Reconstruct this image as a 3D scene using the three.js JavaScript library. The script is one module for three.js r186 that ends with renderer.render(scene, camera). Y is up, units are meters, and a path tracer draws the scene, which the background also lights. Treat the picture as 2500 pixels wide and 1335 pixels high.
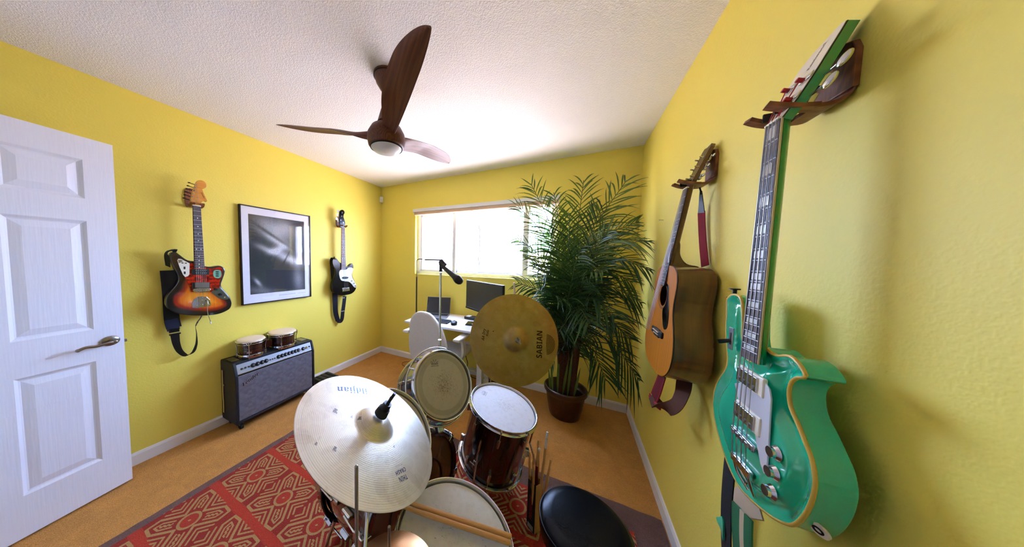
import * as THREE from 'three';
import { RoundedBoxGeometry } from 'three/addons/geometries/RoundedBoxGeometry.js';
import { mergeGeometries, mergeVertices, toCreasedNormals } from 'three/addons/utils/BufferGeometryUtils.js';
import { RectAreaLightUniformsLib } from 'three/addons/lights/RectAreaLightUniformsLib.js';

// ---------------------------------------------------------------- camera, sky, light, exposure
const scene = new THREE.Scene();
const renderer = new THREE.WebGLRenderer({ antialias: true });
renderer.toneMapping = THREE.LinearToneMapping;
renderer.toneMappingExposure = 1.3;
renderer.shadowMap.enabled = true;
renderer.shadowMap.type = THREE.PCFSoftShadowMap;

const FOCAL = 587, EYE = 1.42, D2R = Math.PI / 180;
const camera = new THREE.PerspectiveCamera(2 * Math.atan(667.5 / FOCAL) / D2R, 2801.8 / 1335, 0.02, 120);
camera.position.set(0, EYE, 0);
camera.rotation.order = 'YXZ';
camera.rotation.set(-3.282 * D2R, 27.334 * D2R, 1.019 * D2R);
camera.setViewOffset(2801.8, 1335, 301.8, 0, 2500, 1335);   // the picture is an off-centre crop: the lens axis meets it at x = 1099
camera.updateProjectionMatrix();
camera.updateMatrixWorld(true);
scene.add(camera);

// the room: x left (-) to right (+), -z towards the window wall
const XL = -2.582, XR = 0.503, ZB = -2.734, ZF = 0.42, H = 2.467;
const WIN = { x0: -1.965, x1: -0.17, y0: 1.21, y1: 2.075 };

scene.background = new THREE.Color().setRGB(0.40, 0.57, 1.0);
scene.backgroundIntensity = 32;
const sun = new THREE.DirectionalLight(0xffe0c4, 44);
sun.position.set(6, 9, -5.5); sun.target.position.set(-1, 0, -6.5);
sun.shadow.mapSize.set(2048, 2048);
Object.assign(sun.shadow.camera, { left: -10, right: 10, top: 10, bottom: -10, near: 0.5, far: 40 });
scene.add(sun, sun.target);
// daylight entering through the window opening
RectAreaLightUniformsLib.init();
const daylight = new THREE.RectAreaLight(0xb4c8ff, 5, WIN.x1 - WIN.x0 - 0.08, WIN.y1 - WIN.y0 - 0.10);
daylight.position.set((WIN.x0 + WIN.x1) / 2, (WIN.y0 + WIN.y1) / 2 - 0.03, ZB - 0.13);
daylight.lookAt((WIN.x0 + WIN.x1) / 2, (WIN.y0 + WIN.y1) / 2 - 0.03, 0);
scene.add(daylight);

// ---------------------------------------------------------------- helpers
const V = (x, y, z) => new THREE.Vector3(x, y, z);
function mulberry(a) { return () => { a |= 0; a = a + 0x6D2B79F5 | 0; let t = Math.imul(a ^ a >>> 15, 1 | a); t = t + Math.imul(t ^ t >>> 7, 61 | t) ^ t; return ((t ^ t >>> 14) >>> 0) / 4294967296; }; }
const rnd = mulberry(20240611);
const rr = (a, b) => a + (b - a) * rnd();
// photo pixel -> direction -> point on a known plane of the room
function rayOf(px, py) { return V((px - 1099.1) / FOCAL, (667.5 - py) / FOCAL, -1).applyEuler(camera.rotation); }
function onPlane(px, py, axis, d) { const r = rayOf(px, py), o = { x: 0, y: EYE, z: 0 }; const t = (d - o[axis]) / r[axis]; return V(r.x * t, EYE + r.y * t, r.z * t); }
const onLeft = (px, py, off = 0) => onPlane(px, py, 'x', XL + off);
const onRight = (px, py, off = 0) => onPlane(px, py, 'x', XR - off);
const onFloor = (px, py, y = 0) => onPlane(px, py, 'y', y);
const onBack = (px, py, off = 0) => onPlane(px, py, 'z', ZB + off);

const taken = new Map();
function numbered(name) { const n = taken.get(name) || 0; taken.set(name, n + 1); return n ? `${name}_${String(n).padStart(3, '0')}` : name; }
function mesh(name, geo, mat, parent) { const m = new THREE.Mesh(geo, mat); m.name = name; if (parent) parent.add(m); return m; }
function thing(name, label, category, pos = [0, 0, 0], group) {
  const o = new THREE.Group(); o.name = numbered(name); o.position.set(...pos); scene.add(o);
  o.userData = { label, category }; if (group) o.userData.group = group; return o;
}
function single(name, geo, mat, label, category, group) {
  const m = mesh(numbered(name), geo, mat, scene); m.userData = { label, category }; if (group) m.userData.group = group; return m;
}
function struct(name, geo, mat, label, category) { const m = mesh(name, geo, mat, scene); m.userData = { kind: 'structure', label, category }; return m; }
const clean = (g) => { const h = g.index ? g.toNonIndexed() : g; for (const k of Object.keys(h.attributes)) if (!['position', 'normal', 'uv'].includes(k)) h.deleteAttribute(k); return h; };
const merge = (list) => list.length === 1 ? list[0] : mergeGeometries(list.map(clean), false);
const box = (w, h, d, x = 0, y = 0, z = 0) => new THREE.BoxGeometry(w, h, d).translate(x, y, z);
const rbox = (w, h, d, r, x = 0, y = 0, z = 0, seg = 2) => new RoundedBoxGeometry(w, h, d, seg, r).translate(x, y, z);
const cyl = (r0, r1, h, seg = 24, open = false) => new THREE.CylinderGeometry(r0, r1, h, seg, 1, open);
const sph = (r, w = 20, h = 14) => new THREE.SphereGeometry(r, w, h);
const tube = (pts, r, n = 24, seg = 8, closed = false) => new THREE.TubeGeometry(new THREE.CatmullRomCurve3(pts, closed, 'centripetal'), n, r, seg, closed);
function bar(a, b, r, seg = 10, r2 = r) {          // straight round bar between two points
  const d = b.clone().sub(a), g = cyl(r2, r, d.length(), seg);
  return g.applyMatrix4(new THREE.Matrix4().compose(a.clone().add(b).multiplyScalar(0.5), new THREE.Quaternion().setFromUnitVectors(V(0, 1, 0), d.normalize()), V(1, 1, 1)));
}
const lathe = (pts, seg = 40) => new THREE.LatheGeometry(pts.map(([x, y]) => new THREE.Vector2(x, y)), seg);
function shapeOf(pts, curve = true) {               // closed smooth or straight outline
  const s = new THREE.Shape();
  if (!curve) { pts.forEach(([x, y], i) => i ? s.lineTo(x, y) : s.moveTo(x, y)); s.closePath(); return s; }
  const c = new THREE.CatmullRomCurve3(pts.map(([x, y]) => V(x, y, 0)), true, 'centripetal');
  c.getPoints(pts.length * 5).slice(0, -1).forEach((p, i) => i ? s.lineTo(p.x, p.y) : s.moveTo(p.x, p.y)); s.closePath(); return s;
}
function extrude(shape, depth, bevel = 0, seg = 2) {
  return new THREE.ExtrudeGeometry(shape, { depth: depth - 2 * bevel, bevelEnabled: bevel > 0, bevelSize: bevel, bevelThickness: bevel, bevelOffset: -bevel, bevelSegments: seg, curveSegments: 12 }).translate(0, 0, bevel);
}
function ribbon(pts, width, thick, side, n = 40) {  // flat strap swept along a path; side(t) gives its width direction
  const c = new THREE.CatmullRomCurve3(pts, false, 'centripetal'), P = c.getSpacedPoints(n), pos = [], idx = [], uv = [];
  let len = 0;
  P.forEach((p, i) => {
    const t = c.getTangentAt(i / n), s = (typeof side === 'function' ? side(i / n) : side).clone(); s.addScaledVector(t, -s.dot(t)).normalize();
    const nn = t.clone().cross(s).normalize(); if (i) len += p.distanceTo(P[i - 1]);
    const w = typeof width === 'function' ? width(i / n) : width;
    for (const [a, b] of [[-1, -1], [1, -1], [1, 1], [-1, 1]]) { const q = p.clone().addScaledVector(s, a * w / 2).addScaledVector(nn, b * thick / 2); pos.push(q.x, q.y, q.z); uv.push(a * w / 2, len); }
  });
  for (let i = 0; i < n; i++) for (let k = 0; k < 4; k++) { const a = i * 4 + k, b = i * 4 + (k + 1) % 4, c2 = a + 4, d = b + 4; idx.push(a, b, c2, b, d, c2); }
  idx.push(0, 2, 1, 0, 3, 2); const e = n * 4; idx.push(e, e + 1, e + 2, e, e + 2, e + 3);
  const g = new THREE.BufferGeometry(); g.setAttribute('position', new THREE.Float32BufferAttribute(pos, 3)); g.setAttribute('uv', new THREE.Float32BufferAttribute(uv, 2)); g.setIndex(idx);
  return toCreasedNormals(g, 0.7);
}
function uvPlanar(g, a, b, s = 1, oa = 0, ob = 0) { // metric uv from two position axes
  const p = g.attributes.position, ix = { x: 0, y: 1, z: 2 }, uv = new Float32Array(p.count * 2);
  for (let i = 0; i < p.count; i++) { uv[2 * i] = (p.array[3 * i + ix[a]] - oa) * s; uv[2 * i + 1] = (p.array[3 * i + ix[b]] - ob) * s; }
  g.setAttribute('uv', new THREE.BufferAttribute(uv, 2)); return g;
}
function uvBox(g) {                                 // metric uv by the dominant normal
  const h = g.index ? g.toNonIndexed() : g, p = h.attributes.position, n = h.attributes.normal, uv = new Float32Array(p.count * 2);
  for (let i = 0; i < p.count; i++) {
    const ax = Math.abs(n.getX(i)), ay = Math.abs(n.getY(i)), az = Math.abs(n.getZ(i));
    const [u, v] = ax >= ay && ax >= az ? [p.getZ(i), p.getY(i)] : ay >= az ? [p.getX(i), p.getZ(i)] : [p.getX(i), p.getY(i)];
    uv[2 * i] = u; uv[2 * i + 1] = v;
  }
  h.setAttribute('uv', new THREE.BufferAttribute(uv, 2)); return h;
}
const quatTo = (n) => new THREE.Quaternion().setFromUnitVectors(V(0, 1, 0), n.clone().normalize());

// ---------------------------------------------------------------- textures and materials
const lerp = (a, b, t) => a + (b - a) * t, clamp = (x, a = 0, b = 1) => Math.min(b, Math.max(a, x)), smooth = (a, b, x) => { const t = clamp((x - a) / (b - a)); return t * t * (3 - 2 * t); };
function noiseGrid(n, seed) { const r = mulberry(seed), g = new Float32Array(n * n); for (let i = 0; i < n * n; i++) g[i] = r(); return (x, y) => { x = ((x % n) + n) % n; y = ((y % n) + n) % n; const xi = x | 0, yi = y | 0, fx = x - xi, fy = y - yi, x1 = (xi + 1) % n, y1 = (yi + 1) % n, sx = fx * fx * (3 - 2 * fx), sy = fy * fy * (3 - 2 * fy); return lerp(lerp(g[yi * n + xi], g[yi * n + x1], sx), lerp(g[y1 * n + xi], g[y1 * n + x1], sx), sy); }; }
function dataTex(n, fn, rx = 1, ry = rx, srgb = false) {   // fn(u, v) in 0..1 -> grey or [r, g, b] in 0..1
  const d = new Uint8Array(n * n * 4);
  for (let j = 0; j < n; j++) for (let i = 0; i < n; i++) { const c = fn(i / n, j / n), k = 4 * (j * n + i); if (Array.isArray(c)) { d[k] = 255 * clamp(c[0]); d[k + 1] = 255 * clamp(c[1]); d[k + 2] = 255 * clamp(c[2]); } else d[k] = d[k + 1] = d[k + 2] = 255 * clamp(c); d[k + 3] = 255; }
  const t = new THREE.DataTexture(d, n, n); t.wrapS = t.wrapT = THREE.RepeatWrapping; t.magFilter = THREE.LinearFilter; t.minFilter = THREE.LinearMipmapLinearFilter; t.generateMipmaps = true; t.repeat.set(rx, ry); if (srgb) t.colorSpace = THREE.SRGBColorSpace; t.needsUpdate = true; return t;
}
function canvasTex(w, h, draw, srgb = true) { const c = document.createElement('canvas'); c.width = w; c.height = h; draw(c.getContext('2d'), w, h); const t = new THREE.CanvasTexture(c); t.wrapS = t.wrapT = THREE.RepeatWrapping; if (srgb) t.colorSpace = THREE.SRGBColorSpace; t.anisotropy = 8; return t; }
const std = (o) => new THREE.MeshStandardMaterial(o), phys = (o) => new THREE.MeshPhysicalMaterial(o);
const n64 = noiseGrid(64, 7), n128 = noiseGrid(128, 9), n256 = noiseGrid(256, 11);
// orange-peel wall texture, coarser knock-down ceiling texture, carpet pile
const peelBump = dataTex(512, (u, v) => { const a = n64(u * 64, v * 64), b = n128(u * 128 + 3, v * 128 + 9); return smooth(0.25, 0.85, a * 0.65 + b * 0.35); }, 1 / 0.42);
const knockBump = dataTex(512, (u, v) => { const a = n64(u * 64, v * 64), b = n128(u * 128 + 31, v * 128 + 5), c = n256(u * 256, v * 256); return smooth(0.42, 0.62, a * 0.5 + b * 0.4 + c * 0.1); }, 1 / 0.34);
const carpetBump = dataTex(512, (u, v) => 0.35 * n128(u * 128, v * 128) + 0.65 * n256(u * 256, v * 256), 1 / 0.5);
const carpetMap = dataTex(512, (u, v) => { const a = n256(u * 256, v * 256), b = noiseGridCoarse(u, v), k = 0.80 + 0.22 * a + 0.10 * (b - 0.5); return [0.85 * k, 0.585 * k, 0.27 * k]; }, 1 / 0.5, 1 / 0.5, true);
function noiseGridCoarse(u, v) { return n64(u * 8 + 20, v * 8 + 20) * 0.6 + n64(u * 24, v * 24) * 0.4; }
const M = {};
M.wall = std({ color: 0xf0da5c, roughness: 0.6, bumpMap: peelBump, bumpScale: 0.00028 });
M.ceiling = std({ color: 0xf8f4f4, roughness: 0.9, bumpMap: knockBump, bumpScale: 0.0009 });
M.white = std({ color: 0xeeedf0, roughness: 0.45 });
M.trim = std({ color: 0xece8e2, roughness: 0.5 });
M.carpet = std({ map: carpetMap, roughness: 1, bumpMap: carpetBump, bumpScale: 0.004 });
M.chrome = std({ color: 0xcfd2d8, metalness: 1, roughness: 0.12 });
M.steel = std({ color: 0xa9a9ab, metalness: 1, roughness: 0.28 });
M.nickel = std({ color: 0x8d857a, metalness: 1, roughness: 0.3 });
M.black = std({ color: 0x0d0d0f, roughness: 0.45 });
M.blackGloss = phys({ color: 0x05060a, roughness: 0.16, specularIntensity: 0.7 });
M.rear = std({ color: 0xb4b0ac, roughness: 0.6, bumpMap: peelBump, bumpScale: 0.0004 });
M.blackMatte = std({ color: 0x131315, roughness: 0.85 });
M.rubber = std({ color: 0x0b0b0b, roughness: 0.7 });
M.ivory = std({ color: 0xefe6cf, roughness: 0.4 });
M.pearl = phys({ color: 0xdfe2e2, roughness: 0.15, clearcoat: 1 });
M.glass = phys({ color: 0xffffff, roughness: 0.02, transmission: 1, thickness: 0, ior: 1.45 });
M.plastic = std({ color: 0xe7e6e4, roughness: 0.4 });
// ---------------------------------------------------------------- the room
{
  const T = 0.14, W = XR - XL, D = ZF - ZB, cx = (XL + XR) / 2, cz = (ZF + ZB) / 2;
  struct('floor', uvPlanar(box(W + 2 * T, 0.1, D + 2 * T, cx, -0.05, cz), 'x', 'z'), M.carpet, 'tan cut pile carpet covering the whole room', 'floor');
  struct('ceiling', uvPlanar(box(W + 2 * T, 0.12, D + 2 * T, cx, H + 0.06, cz), 'x', 'z'), M.ceiling, 'off white ceiling with rough knock down texture', 'ceiling');
  struct('wall_left', uvBox(box(T, H, D + 2 * T, XL - T / 2, H / 2, cz)), M.wall, 'yellow painted wall with framed print and two guitars', 'wall');
  struct('wall_right', uvBox(box(T, H, D + 2 * T, XR + T / 2, H / 2, cz)), M.wall, 'yellow painted wall with green bass and acoustic guitar', 'wall');
  struct('wall_back', uvBox(merge([
    box(WIN.x0 - XL, H, T, (WIN.x0 + XL) / 2, H / 2, ZB - T / 2), box(XR - WIN.x1, H, T, (WIN.x1 + XR) / 2, H / 2, ZB - T / 2),
    box(WIN.x1 - WIN.x0, WIN.y0, T, (WIN.x0 + WIN.x1) / 2, WIN.y0 / 2, ZB - T / 2), box(WIN.x1 - WIN.x0, H - WIN.y1, T, (WIN.x0 + WIN.x1) / 2, (H + WIN.y1) / 2, ZB - T / 2)])), M.wall, 'yellow painted wall with sliding window behind the desk', 'wall');
  const d0 = -2.30, d1 = -1.50;
  struct('wall_front', uvBox(merge([box(d0 - XL, H, T, (d0 + XL) / 2, H / 2, ZF + T / 2), box(XR - d1, H, T, (d1 + XR) / 2, H / 2, ZF + T / 2), box(d1 - d0, H - 2.08, T, (d0 + d1) / 2, (H + 2.08) / 2, ZF + T / 2)])), M.rear, 'pale painted wall with the doorway', 'wall');
  // hallway outside the doorway
  struct('trim_1', merge([box(2.4, 0.1, 1.3, -1.9, -0.05, ZF + T + 0.65), box(2.4, 0.1, 1.3, -1.9, H + 0.05, ZF + T + 0.65), box(2.4, H, 0.1, -1.9, H / 2, ZF + T + 1.3), box(0.1, H, 1.3, -3.05, H / 2, ZF + T + 0.65), box(0.1, H, 1.3, -0.75, H / 2, ZF + T + 0.65)]), M.trim, 'plain white hallway beyond the doorway', 'hallway');
  // baseboards with a small bevel on top
  const prof = [[0, 0], [0.012, 0], [0.012, 0.068], [0.006, 0.082], [0, 0.084]];
  const base = (name, a, b, turn, label) => { const L = a.distanceTo(b), g = extrude(shapeOf(prof, false), L); g.rotateY(turn); const m = struct(name, g, M.trim, label, 'baseboard'); m.position.copy(a); return m; };
  base('baseboard_left', V(XL, 0, ZB), V(XL, 0, ZF), 0, 'white baseboard below the framed print');
  base('baseboard_right', V(XR, 0, ZF), V(XR, 0, ZB), Math.PI, 'white baseboard below the acoustic guitar');
  base('baseboard_back', V(XR, 0, ZB), V(XL, 0, ZB), -Math.PI / 2, 'white baseboard behind the desk and palm');
  // sliding window: jamb frame, three sashes, panes
  const w = struct('window_1', merge([box(WIN.x1 - WIN.x0, 0.045, 0.07, (WIN.x0 + WIN.x1) / 2, WIN.y0 + 0.0225, ZB - 0.095), box(WIN.x1 - WIN.x0, 0.045, 0.07, (WIN.x0 + WIN.x1) / 2, WIN.y1 - 0.0225, ZB - 0.095), box(0.04, WIN.y1 - WIN.y0, 0.07, WIN.x0 + 0.02, (WIN.y0 + WIN.y1) / 2, ZB - 0.095), box(0.04, WIN.y1 - WIN.y0, 0.07, WIN.x1 - 0.02, (WIN.y0 + WIN.y1) / 2, ZB - 0.095)]), M.white, 'white framed three part sliding window above the desk', 'window');
  const xs = [WIN.x0 + 0.035, onBack(1113, 590, -0.1).x, onBack(1283, 590, -0.1).x, WIN.x1 - 0.035], ym = (WIN.y0 + WIN.y1) / 2, hh = WIN.y1 - WIN.y0 - 0.08;
  for (let i = 0; i < 3; i++) {
    const a = xs[i], b = xs[i + 1], zz = ZB - 0.085 - (i === 1 ? 0.025 : 0), s = i === 1 ? 0.028 : 0.034;
    mesh('sash', merge([box(s, hh, 0.024, a + s / 2, ym, zz), box(s, hh, 0.024, b - s / 2, ym, zz), box(b - a, 0.03, 0.024, (a + b) / 2, ym + hh / 2 - 0.015, zz), box(b - a, 0.03, 0.024, (a + b) / 2, ym - hh / 2 + 0.015, zz)]), M.white, w);
    mesh('pane', box(b - a - 0.03, hh - 0.05, 0.004, (a + b) / 2, ym, zz), M.glass, w);
  }
  mesh('interlock', box(0.055, hh, 0.03, xs[2] + 0.012, ym, ZB - 0.075), M.white, w); mesh('interlock', box(0.022, hh, 0.03, xs[1] + 0.004, ym, ZB - 0.075), M.white, w);
  const xm = onBack(1170.5, 590, -0.1).x;
  mesh('screen_stile', box(0.018, hh, 0.014, xm, ym, ZB - 0.12), M.white, w);
  for (const yy of [1.43, 1.83]) mesh('latch', rbox(0.016, 0.05, 0.016, 0.004, xm - 0.012, yy, ZB - 0.108), M.plastic, w);
  mesh('sill', box(WIN.x1 - WIN.x0, 0.006, 0.065, (WIN.x0 + WIN.x1) / 2, WIN.y0 + 0.003, ZB - 0.03), M.wall, w);
}
// outside: sunlit gravel yard, garden wall and a bare tree
{
  const yard = struct('trim_2', box(30, 0.1, 20, -1, -0.25, ZB - 10.2), std({ color: 0xdcc2a6, roughness: 1 }), 'pale gravel yard outside the window', 'yard');
  struct('trim_3', box(24, 1.9, 0.2, -1, 0.75, ZB - 6), std({ color: 0xe6d3c4, roughness: 1 }), 'pale garden wall outside the window', 'garden wall');
  const bark = std({ color: 0xa79c90, roughness: 1 });
  const tr = thing('bare_tree', 'bare slender tree outside the window', 'tree', [-1.75, -0.2, ZB - 3.2]);
  const P = [V(0, 0, 0), V(0.05, 0.9, 0), V(-0.06, 1.6, 0.05), V(0.1, 2.6, 0), V(0.3, 3.6, 0)];
  mesh('trunk', tube(P, 0.05, 30, 8), bark, tr);
  for (const [y, dx, dz, L] of [[1.1, -1, 0.1, 1.3], [1.5, 0.9, 0.1, 1.5], [1.8, -0.7, -0.2, 1.6], [2.2, 0.6, 0.3, 1.4], [1.35, 0.5, -0.4, 1.1]]) mesh('branch', tube([V(0.03, y, 0), V(0.03 + dx * L * 0.4, y + 0.35 * L, dz * L * 0.4), V(0.03 + dx * L * 0.7, y + 0.55 * L, dz * L), V(dx * L, y + 0.95 * L, dz * L)], 0.018, 16, 6), bark, tr);
}
// ---------------------------------------------------------------- door: six-panel, swung open almost onto the left wall
{
  const e = V(-2.429, 0.012, -0.365), dir = V(0.159, 0, 0.987).normalize();   // free edge; towards the hinges
  const W = 0.775, HT = 2.036, TH = 0.035;
  const door = thing('panel_door', 'white six panel interior door standing open along the yellow wall', 'door', [e.x, e.y, e.z]);
  door.rotation.y = Math.atan2(-dir.z, dir.x);          // local +x runs from the free edge to the hinges
  // local: x 0..W, y 0..HT, +z faces away from the left wall
  const s = door;
  const cols = [[0.104, 0.335], [0.440, 0.671]], rows = [[0.209, 0.797], [0.979, 1.585], [1.705, 1.915]];
  // the room-side face is local -z or +z: choose the one that looks to +x of the room
  const faceSign = V(0, 0, 1).applyEuler(door.rotation).x > 0 ? 1 : -1;
  const sh = shapeOf([[0, 0], [W, 0], [W, HT], [0, HT]], false);
  for (const [x0, x1] of cols) for (const [y0, y1] of rows) { const h = new THREE.Path(); h.moveTo(x0, y0); h.lineTo(x0, y1); h.lineTo(x1, y1); h.lineTo(x1, y0); h.closePath(); sh.holes.push(h); }
  const grain = dataTex(256, (u, v) => 0.5 * n64(u * 60, v * 5 + 2 * n64(u * 3, v * 2)) + 0.5 * n128(u * 120, v * 9), 2.6, 1.6);
  const paint = std({ color: 0xe9e8ee, roughness: 0.42, bumpMap: grain, bumpScale: 0.0005 });
  const slab = extrude(sh, TH); slab.translate(0, 0, -TH / 2);
  mesh('slab', slab, paint, s);
  for (const [x0, x1] of cols) for (const [y0, y1] of rows) {
    // sticking slopes in to a groove, then a raised bevel up to the field
    const prof = [[0, TH / 2], [0.012, TH / 2 - 0.009], [0.018, TH / 2 - 0.011], [0.050, TH / 2 - 0.003]];
    const pos = [], rect = (d, z) => [[x0 + d, y0 + d, z], [x1 - d, y0 + d, z], [x1 - d, y1 - d, z], [x0 + d, y1 - d, z]];
    for (const fs of [1, -1]) {
      for (let k = 0; k < prof.length - 1; k++) { const A = rect(prof[k][0], prof[k][1] * fs), B = rect(prof[k + 1][0], prof[k + 1][1] * fs); for (let i = 0; i < 4; i++) { const j = (i + 1) % 4, q = [A[i], A[j], B[j], A[i], B[j], B[i]]; (fs > 0 ? q : q.reverse()).forEach((p) => pos.push(...p)); } }
      const F = rect(prof[3][0], prof[3][1] * fs), q = [F[0], F[1], F[2], F[0], F[2], F[3]]; (fs > 0 ? q : q.reverse()).forEach((p) => pos.push(...p));
    }
    const g = new THREE.BufferGeometry(); g.setAttribute('position', new THREE.Float32BufferAttribute(pos, 3)); g.computeVertexNormals(); uvPlanar(g, 'x', 'y');
    mesh('panel', g, paint, s);
  }
  // lever handle with oval rose, latch in the door edge
  const z0 = faceSign * TH / 2, hs = faceSign, hy = 0.898, hx = 0.052;
  const lever = new THREE.Group(); lever.name = 'handle'; s.add(lever);
  const rose = sph(1, 28, 16).scale(0.036, 0.029, 0.010); mesh('rose', rose.translate(hx, hy, z0 + hs * 0.004), M.nickel, lever);
  mesh('spindle', cyl(0.010, 0.012, 0.04, 16).rotateX(Math.PI / 2).translate(hx, hy, z0 + hs * 0.025), M.nickel, lever);
  mesh('lever', merge([tube([V(hx - 0.004, hy, z0 + hs * 0.046), V(hx + 0.02, hy - 0.001, z0 + hs * 0.05), V(hx + 0.06, hy - 0.006, z0 + hs * 0.05), V(hx + 0.095, hy - 0.003, z0 + hs * 0.047), V(hx + 0.118, hy - 0.012, z0 + hs * 0.045)], 0.0075, 28, 10), sph(0.0125, 14, 10).translate(hx - 0.004, hy, z0 + hs * 0.046), sph(0.0085, 12, 8).translate(hx + 0.118, hy - 0.012, z0 + hs * 0.045)]), M.nickel, lever);
  mesh('latch', merge([box(0.002, 0.057, 0.025, -0.001, 0.88, 0), rbox(0.016, 0.016, 0.012, 0.002, -0.007, 0.88, 0)]), M.steel, s);
  for (const y of [0.2, 1.02, 1.85]) mesh('hinge', merge([cyl(0.007, 0.007, 0.09, 12).translate(W + 0.006, y, -faceSign * TH / 2), box(0.002, 0.09, 0.03, W + 0.001, y, 0)]), M.steel, s);
}
// ---------------------------------------------------------------- shared wood, metal and fabric surfaces
function woodTex(c0, c1, rings, rx, ry, seed = 1) { const a = noiseGrid(64, seed); return dataTex(512, (u, v) => { const w = a(u * 4, v * 1.5) * 1.2 + a(u * 16, v * 3) * 0.2, r = 0.5 + 0.5 * Math.sin((u * rings + w * 3) * 6.283), f = a(u * 64, v * 6) * 0.5 + n256(u * 256, v * 10) * 0.5, t = clamp(0.45 * r + 0.55 * f); return [lerp(c0[0], c1[0], t), lerp(c0[1], c1[1], t), lerp(c0[2], c1[2], t)]; }, rx, ry, true); }
M.walnut = phys({ map: woodTex([0.27, 0.135, 0.06], [0.47, 0.27, 0.135], 6, 4, 4, 3), roughness: 0.48, specularIntensity: 0.7 });
M.hangerWood = std({ map: woodTex([0.40, 0.21, 0.10], [0.60, 0.36, 0.19], 5, 6, 6, 4), roughness: 0.5 });
M.rosewood = std({ map: woodTex([0.14, 0.07, 0.05], [0.30, 0.17, 0.12], 8, 8, 3, 5), roughness: 0.5 });
M.maple = phys({ map: woodTex([0.80, 0.50, 0.14], [0.90, 0.61, 0.22], 4, 6, 3, 6), roughness: 0.35, clearcoat: 0.5, clearcoatRoughness: 0.2 });
M.strap = std({ color: 0x111114, roughness: 0.75, bumpMap: carpetBump, bumpScale: 0.0006 });
M.buckle = phys({ color: 0x0b0d14, roughness: 0.22, clearcoat: 1 });
M.wire = std({ color: 0xb9b9bb, metalness: 1, roughness: 0.3 });
M.dot = std({ color: 0xf0ead8, roughness: 0.4 });
// bent-plywood guitar hanger: wall plate that curves out into a two-pronged yoke. Built in the wall frame: +x out of the wall, y up, z along it
function hanger(at, turn, label, reach = 0.105, w = 0.088, h = 0.125) {
  const g = thing('guitar_hanger', label, 'guitar hanger', [at.x, at.y, at.z], 'bent wood guitar hangers'); g.rotation.y = turn;
  const pl = shapeOf([[-w / 2, 0.012], [-w / 2, h - 0.03], [-w / 2 + 0.009, h - 0.009], [-w / 2 + 0.03, h], [w / 2 - 0.03, h], [w / 2 - 0.009, h - 0.009], [w / 2, h - 0.03], [w / 2, 0.012]], false);
  const plate = extrude(pl, 0.010, 0.002).rotateY(Math.PI / 2); uvPlanar(plate, 'z', 'y');
  // curved shelf swept from the plate bottom outwards, width shrinking to the yoke
  const n = 14, pos = [], idx = [], uv = [];
  for (let i = 0; i <= n; i++) {
    const t = i / n, a = Math.min(1, t / 0.42), ang = a * Math.PI / 2 * 0.95, R = 0.03;
    const bx = t < 0.42 ? R * (1 - Math.cos(ang)) + 0.004 : R * (1 - Math.cos(Math.PI / 2 * 0.95)) + 0.004 + (t - 0.42) / 0.58 * (reach - R);
    const by = t < 0.42 ? 0.018 - R * Math.sin(ang) : 0.018 - R * Math.sin(Math.PI / 2 * 0.95) + Math.pow((t - 0.42) / 0.58, 2) * 0.022;
    const ww = w * (1 - 0.12 * Math.sin(Math.PI * t));
    for (const [sz, sy] of [[-1, -1], [1, -1], [1, 1], [-1, 1]]) { pos.push(bx, by + sy * 0.0045, sz * ww / 2); uv.push(sz * ww / 2, bx + by); }
  }
  const cut = 8;   // the front part is split by the yoke opening
  for (let i = 0; i < n; i++) { if (i >= cut) continue; for (let k = 0; k < 4; k++) { const a = i * 4 + k, b = i * 4 + (k + 1) % 4; idx.push(a, a + 4, b, b, a + 4, b + 4); } }
  idx.push(cut * 4, cut * 4 + 1, cut * 4 + 2, cut * 4, cut * 4 + 2, cut * 4 + 3);
  const sg = new THREE.BufferGeometry(); sg.setAttribute('position', new THREE.Float32BufferAttribute(pos, 3)); sg.setAttribute('uv', new THREE.Float32BufferAttribute(uv, 2)); sg.setIndex(idx);
  mesh('plate', plate, M.hangerWood, g);
  mesh('bracket', toCreasedNormals(sg, 0.8), M.hangerWood, g);
  for (const sgn of [-1, 1]) {
    const pr = []; for (let i = 0; i <= 8; i++) { const t = i / 8; pr.push(V(0.05 + t * (reach - 0.045), -0.011 + 0.004 * t + 0.018 * t * t, sgn * (w / 2 - 0.014 + 0.004 * Math.sin(t * 3)))); }
    mesh('prong', ribbon(pr, (t) => 0.028 - 0.006 * t, 0.009, V(0, 0, 1), 14), M.hangerWood, g);
    mesh('cork_pad', rbox(0.03, 0.02, 0.005, 0.002, reach - 0.03, 0.004, sgn * (w / 2 - 0.028)), M.black, g);
  }
  return g;
}
// one electric instrument hung on a side wall. Outline points are traced in the plane of its top and turned into metres.
function fretPositions(scale, n) { const f = []; for (let i = 1; i <= n; i++) f.push(scale * (1 - Math.pow(2, -i / 12))); return f; }
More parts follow.
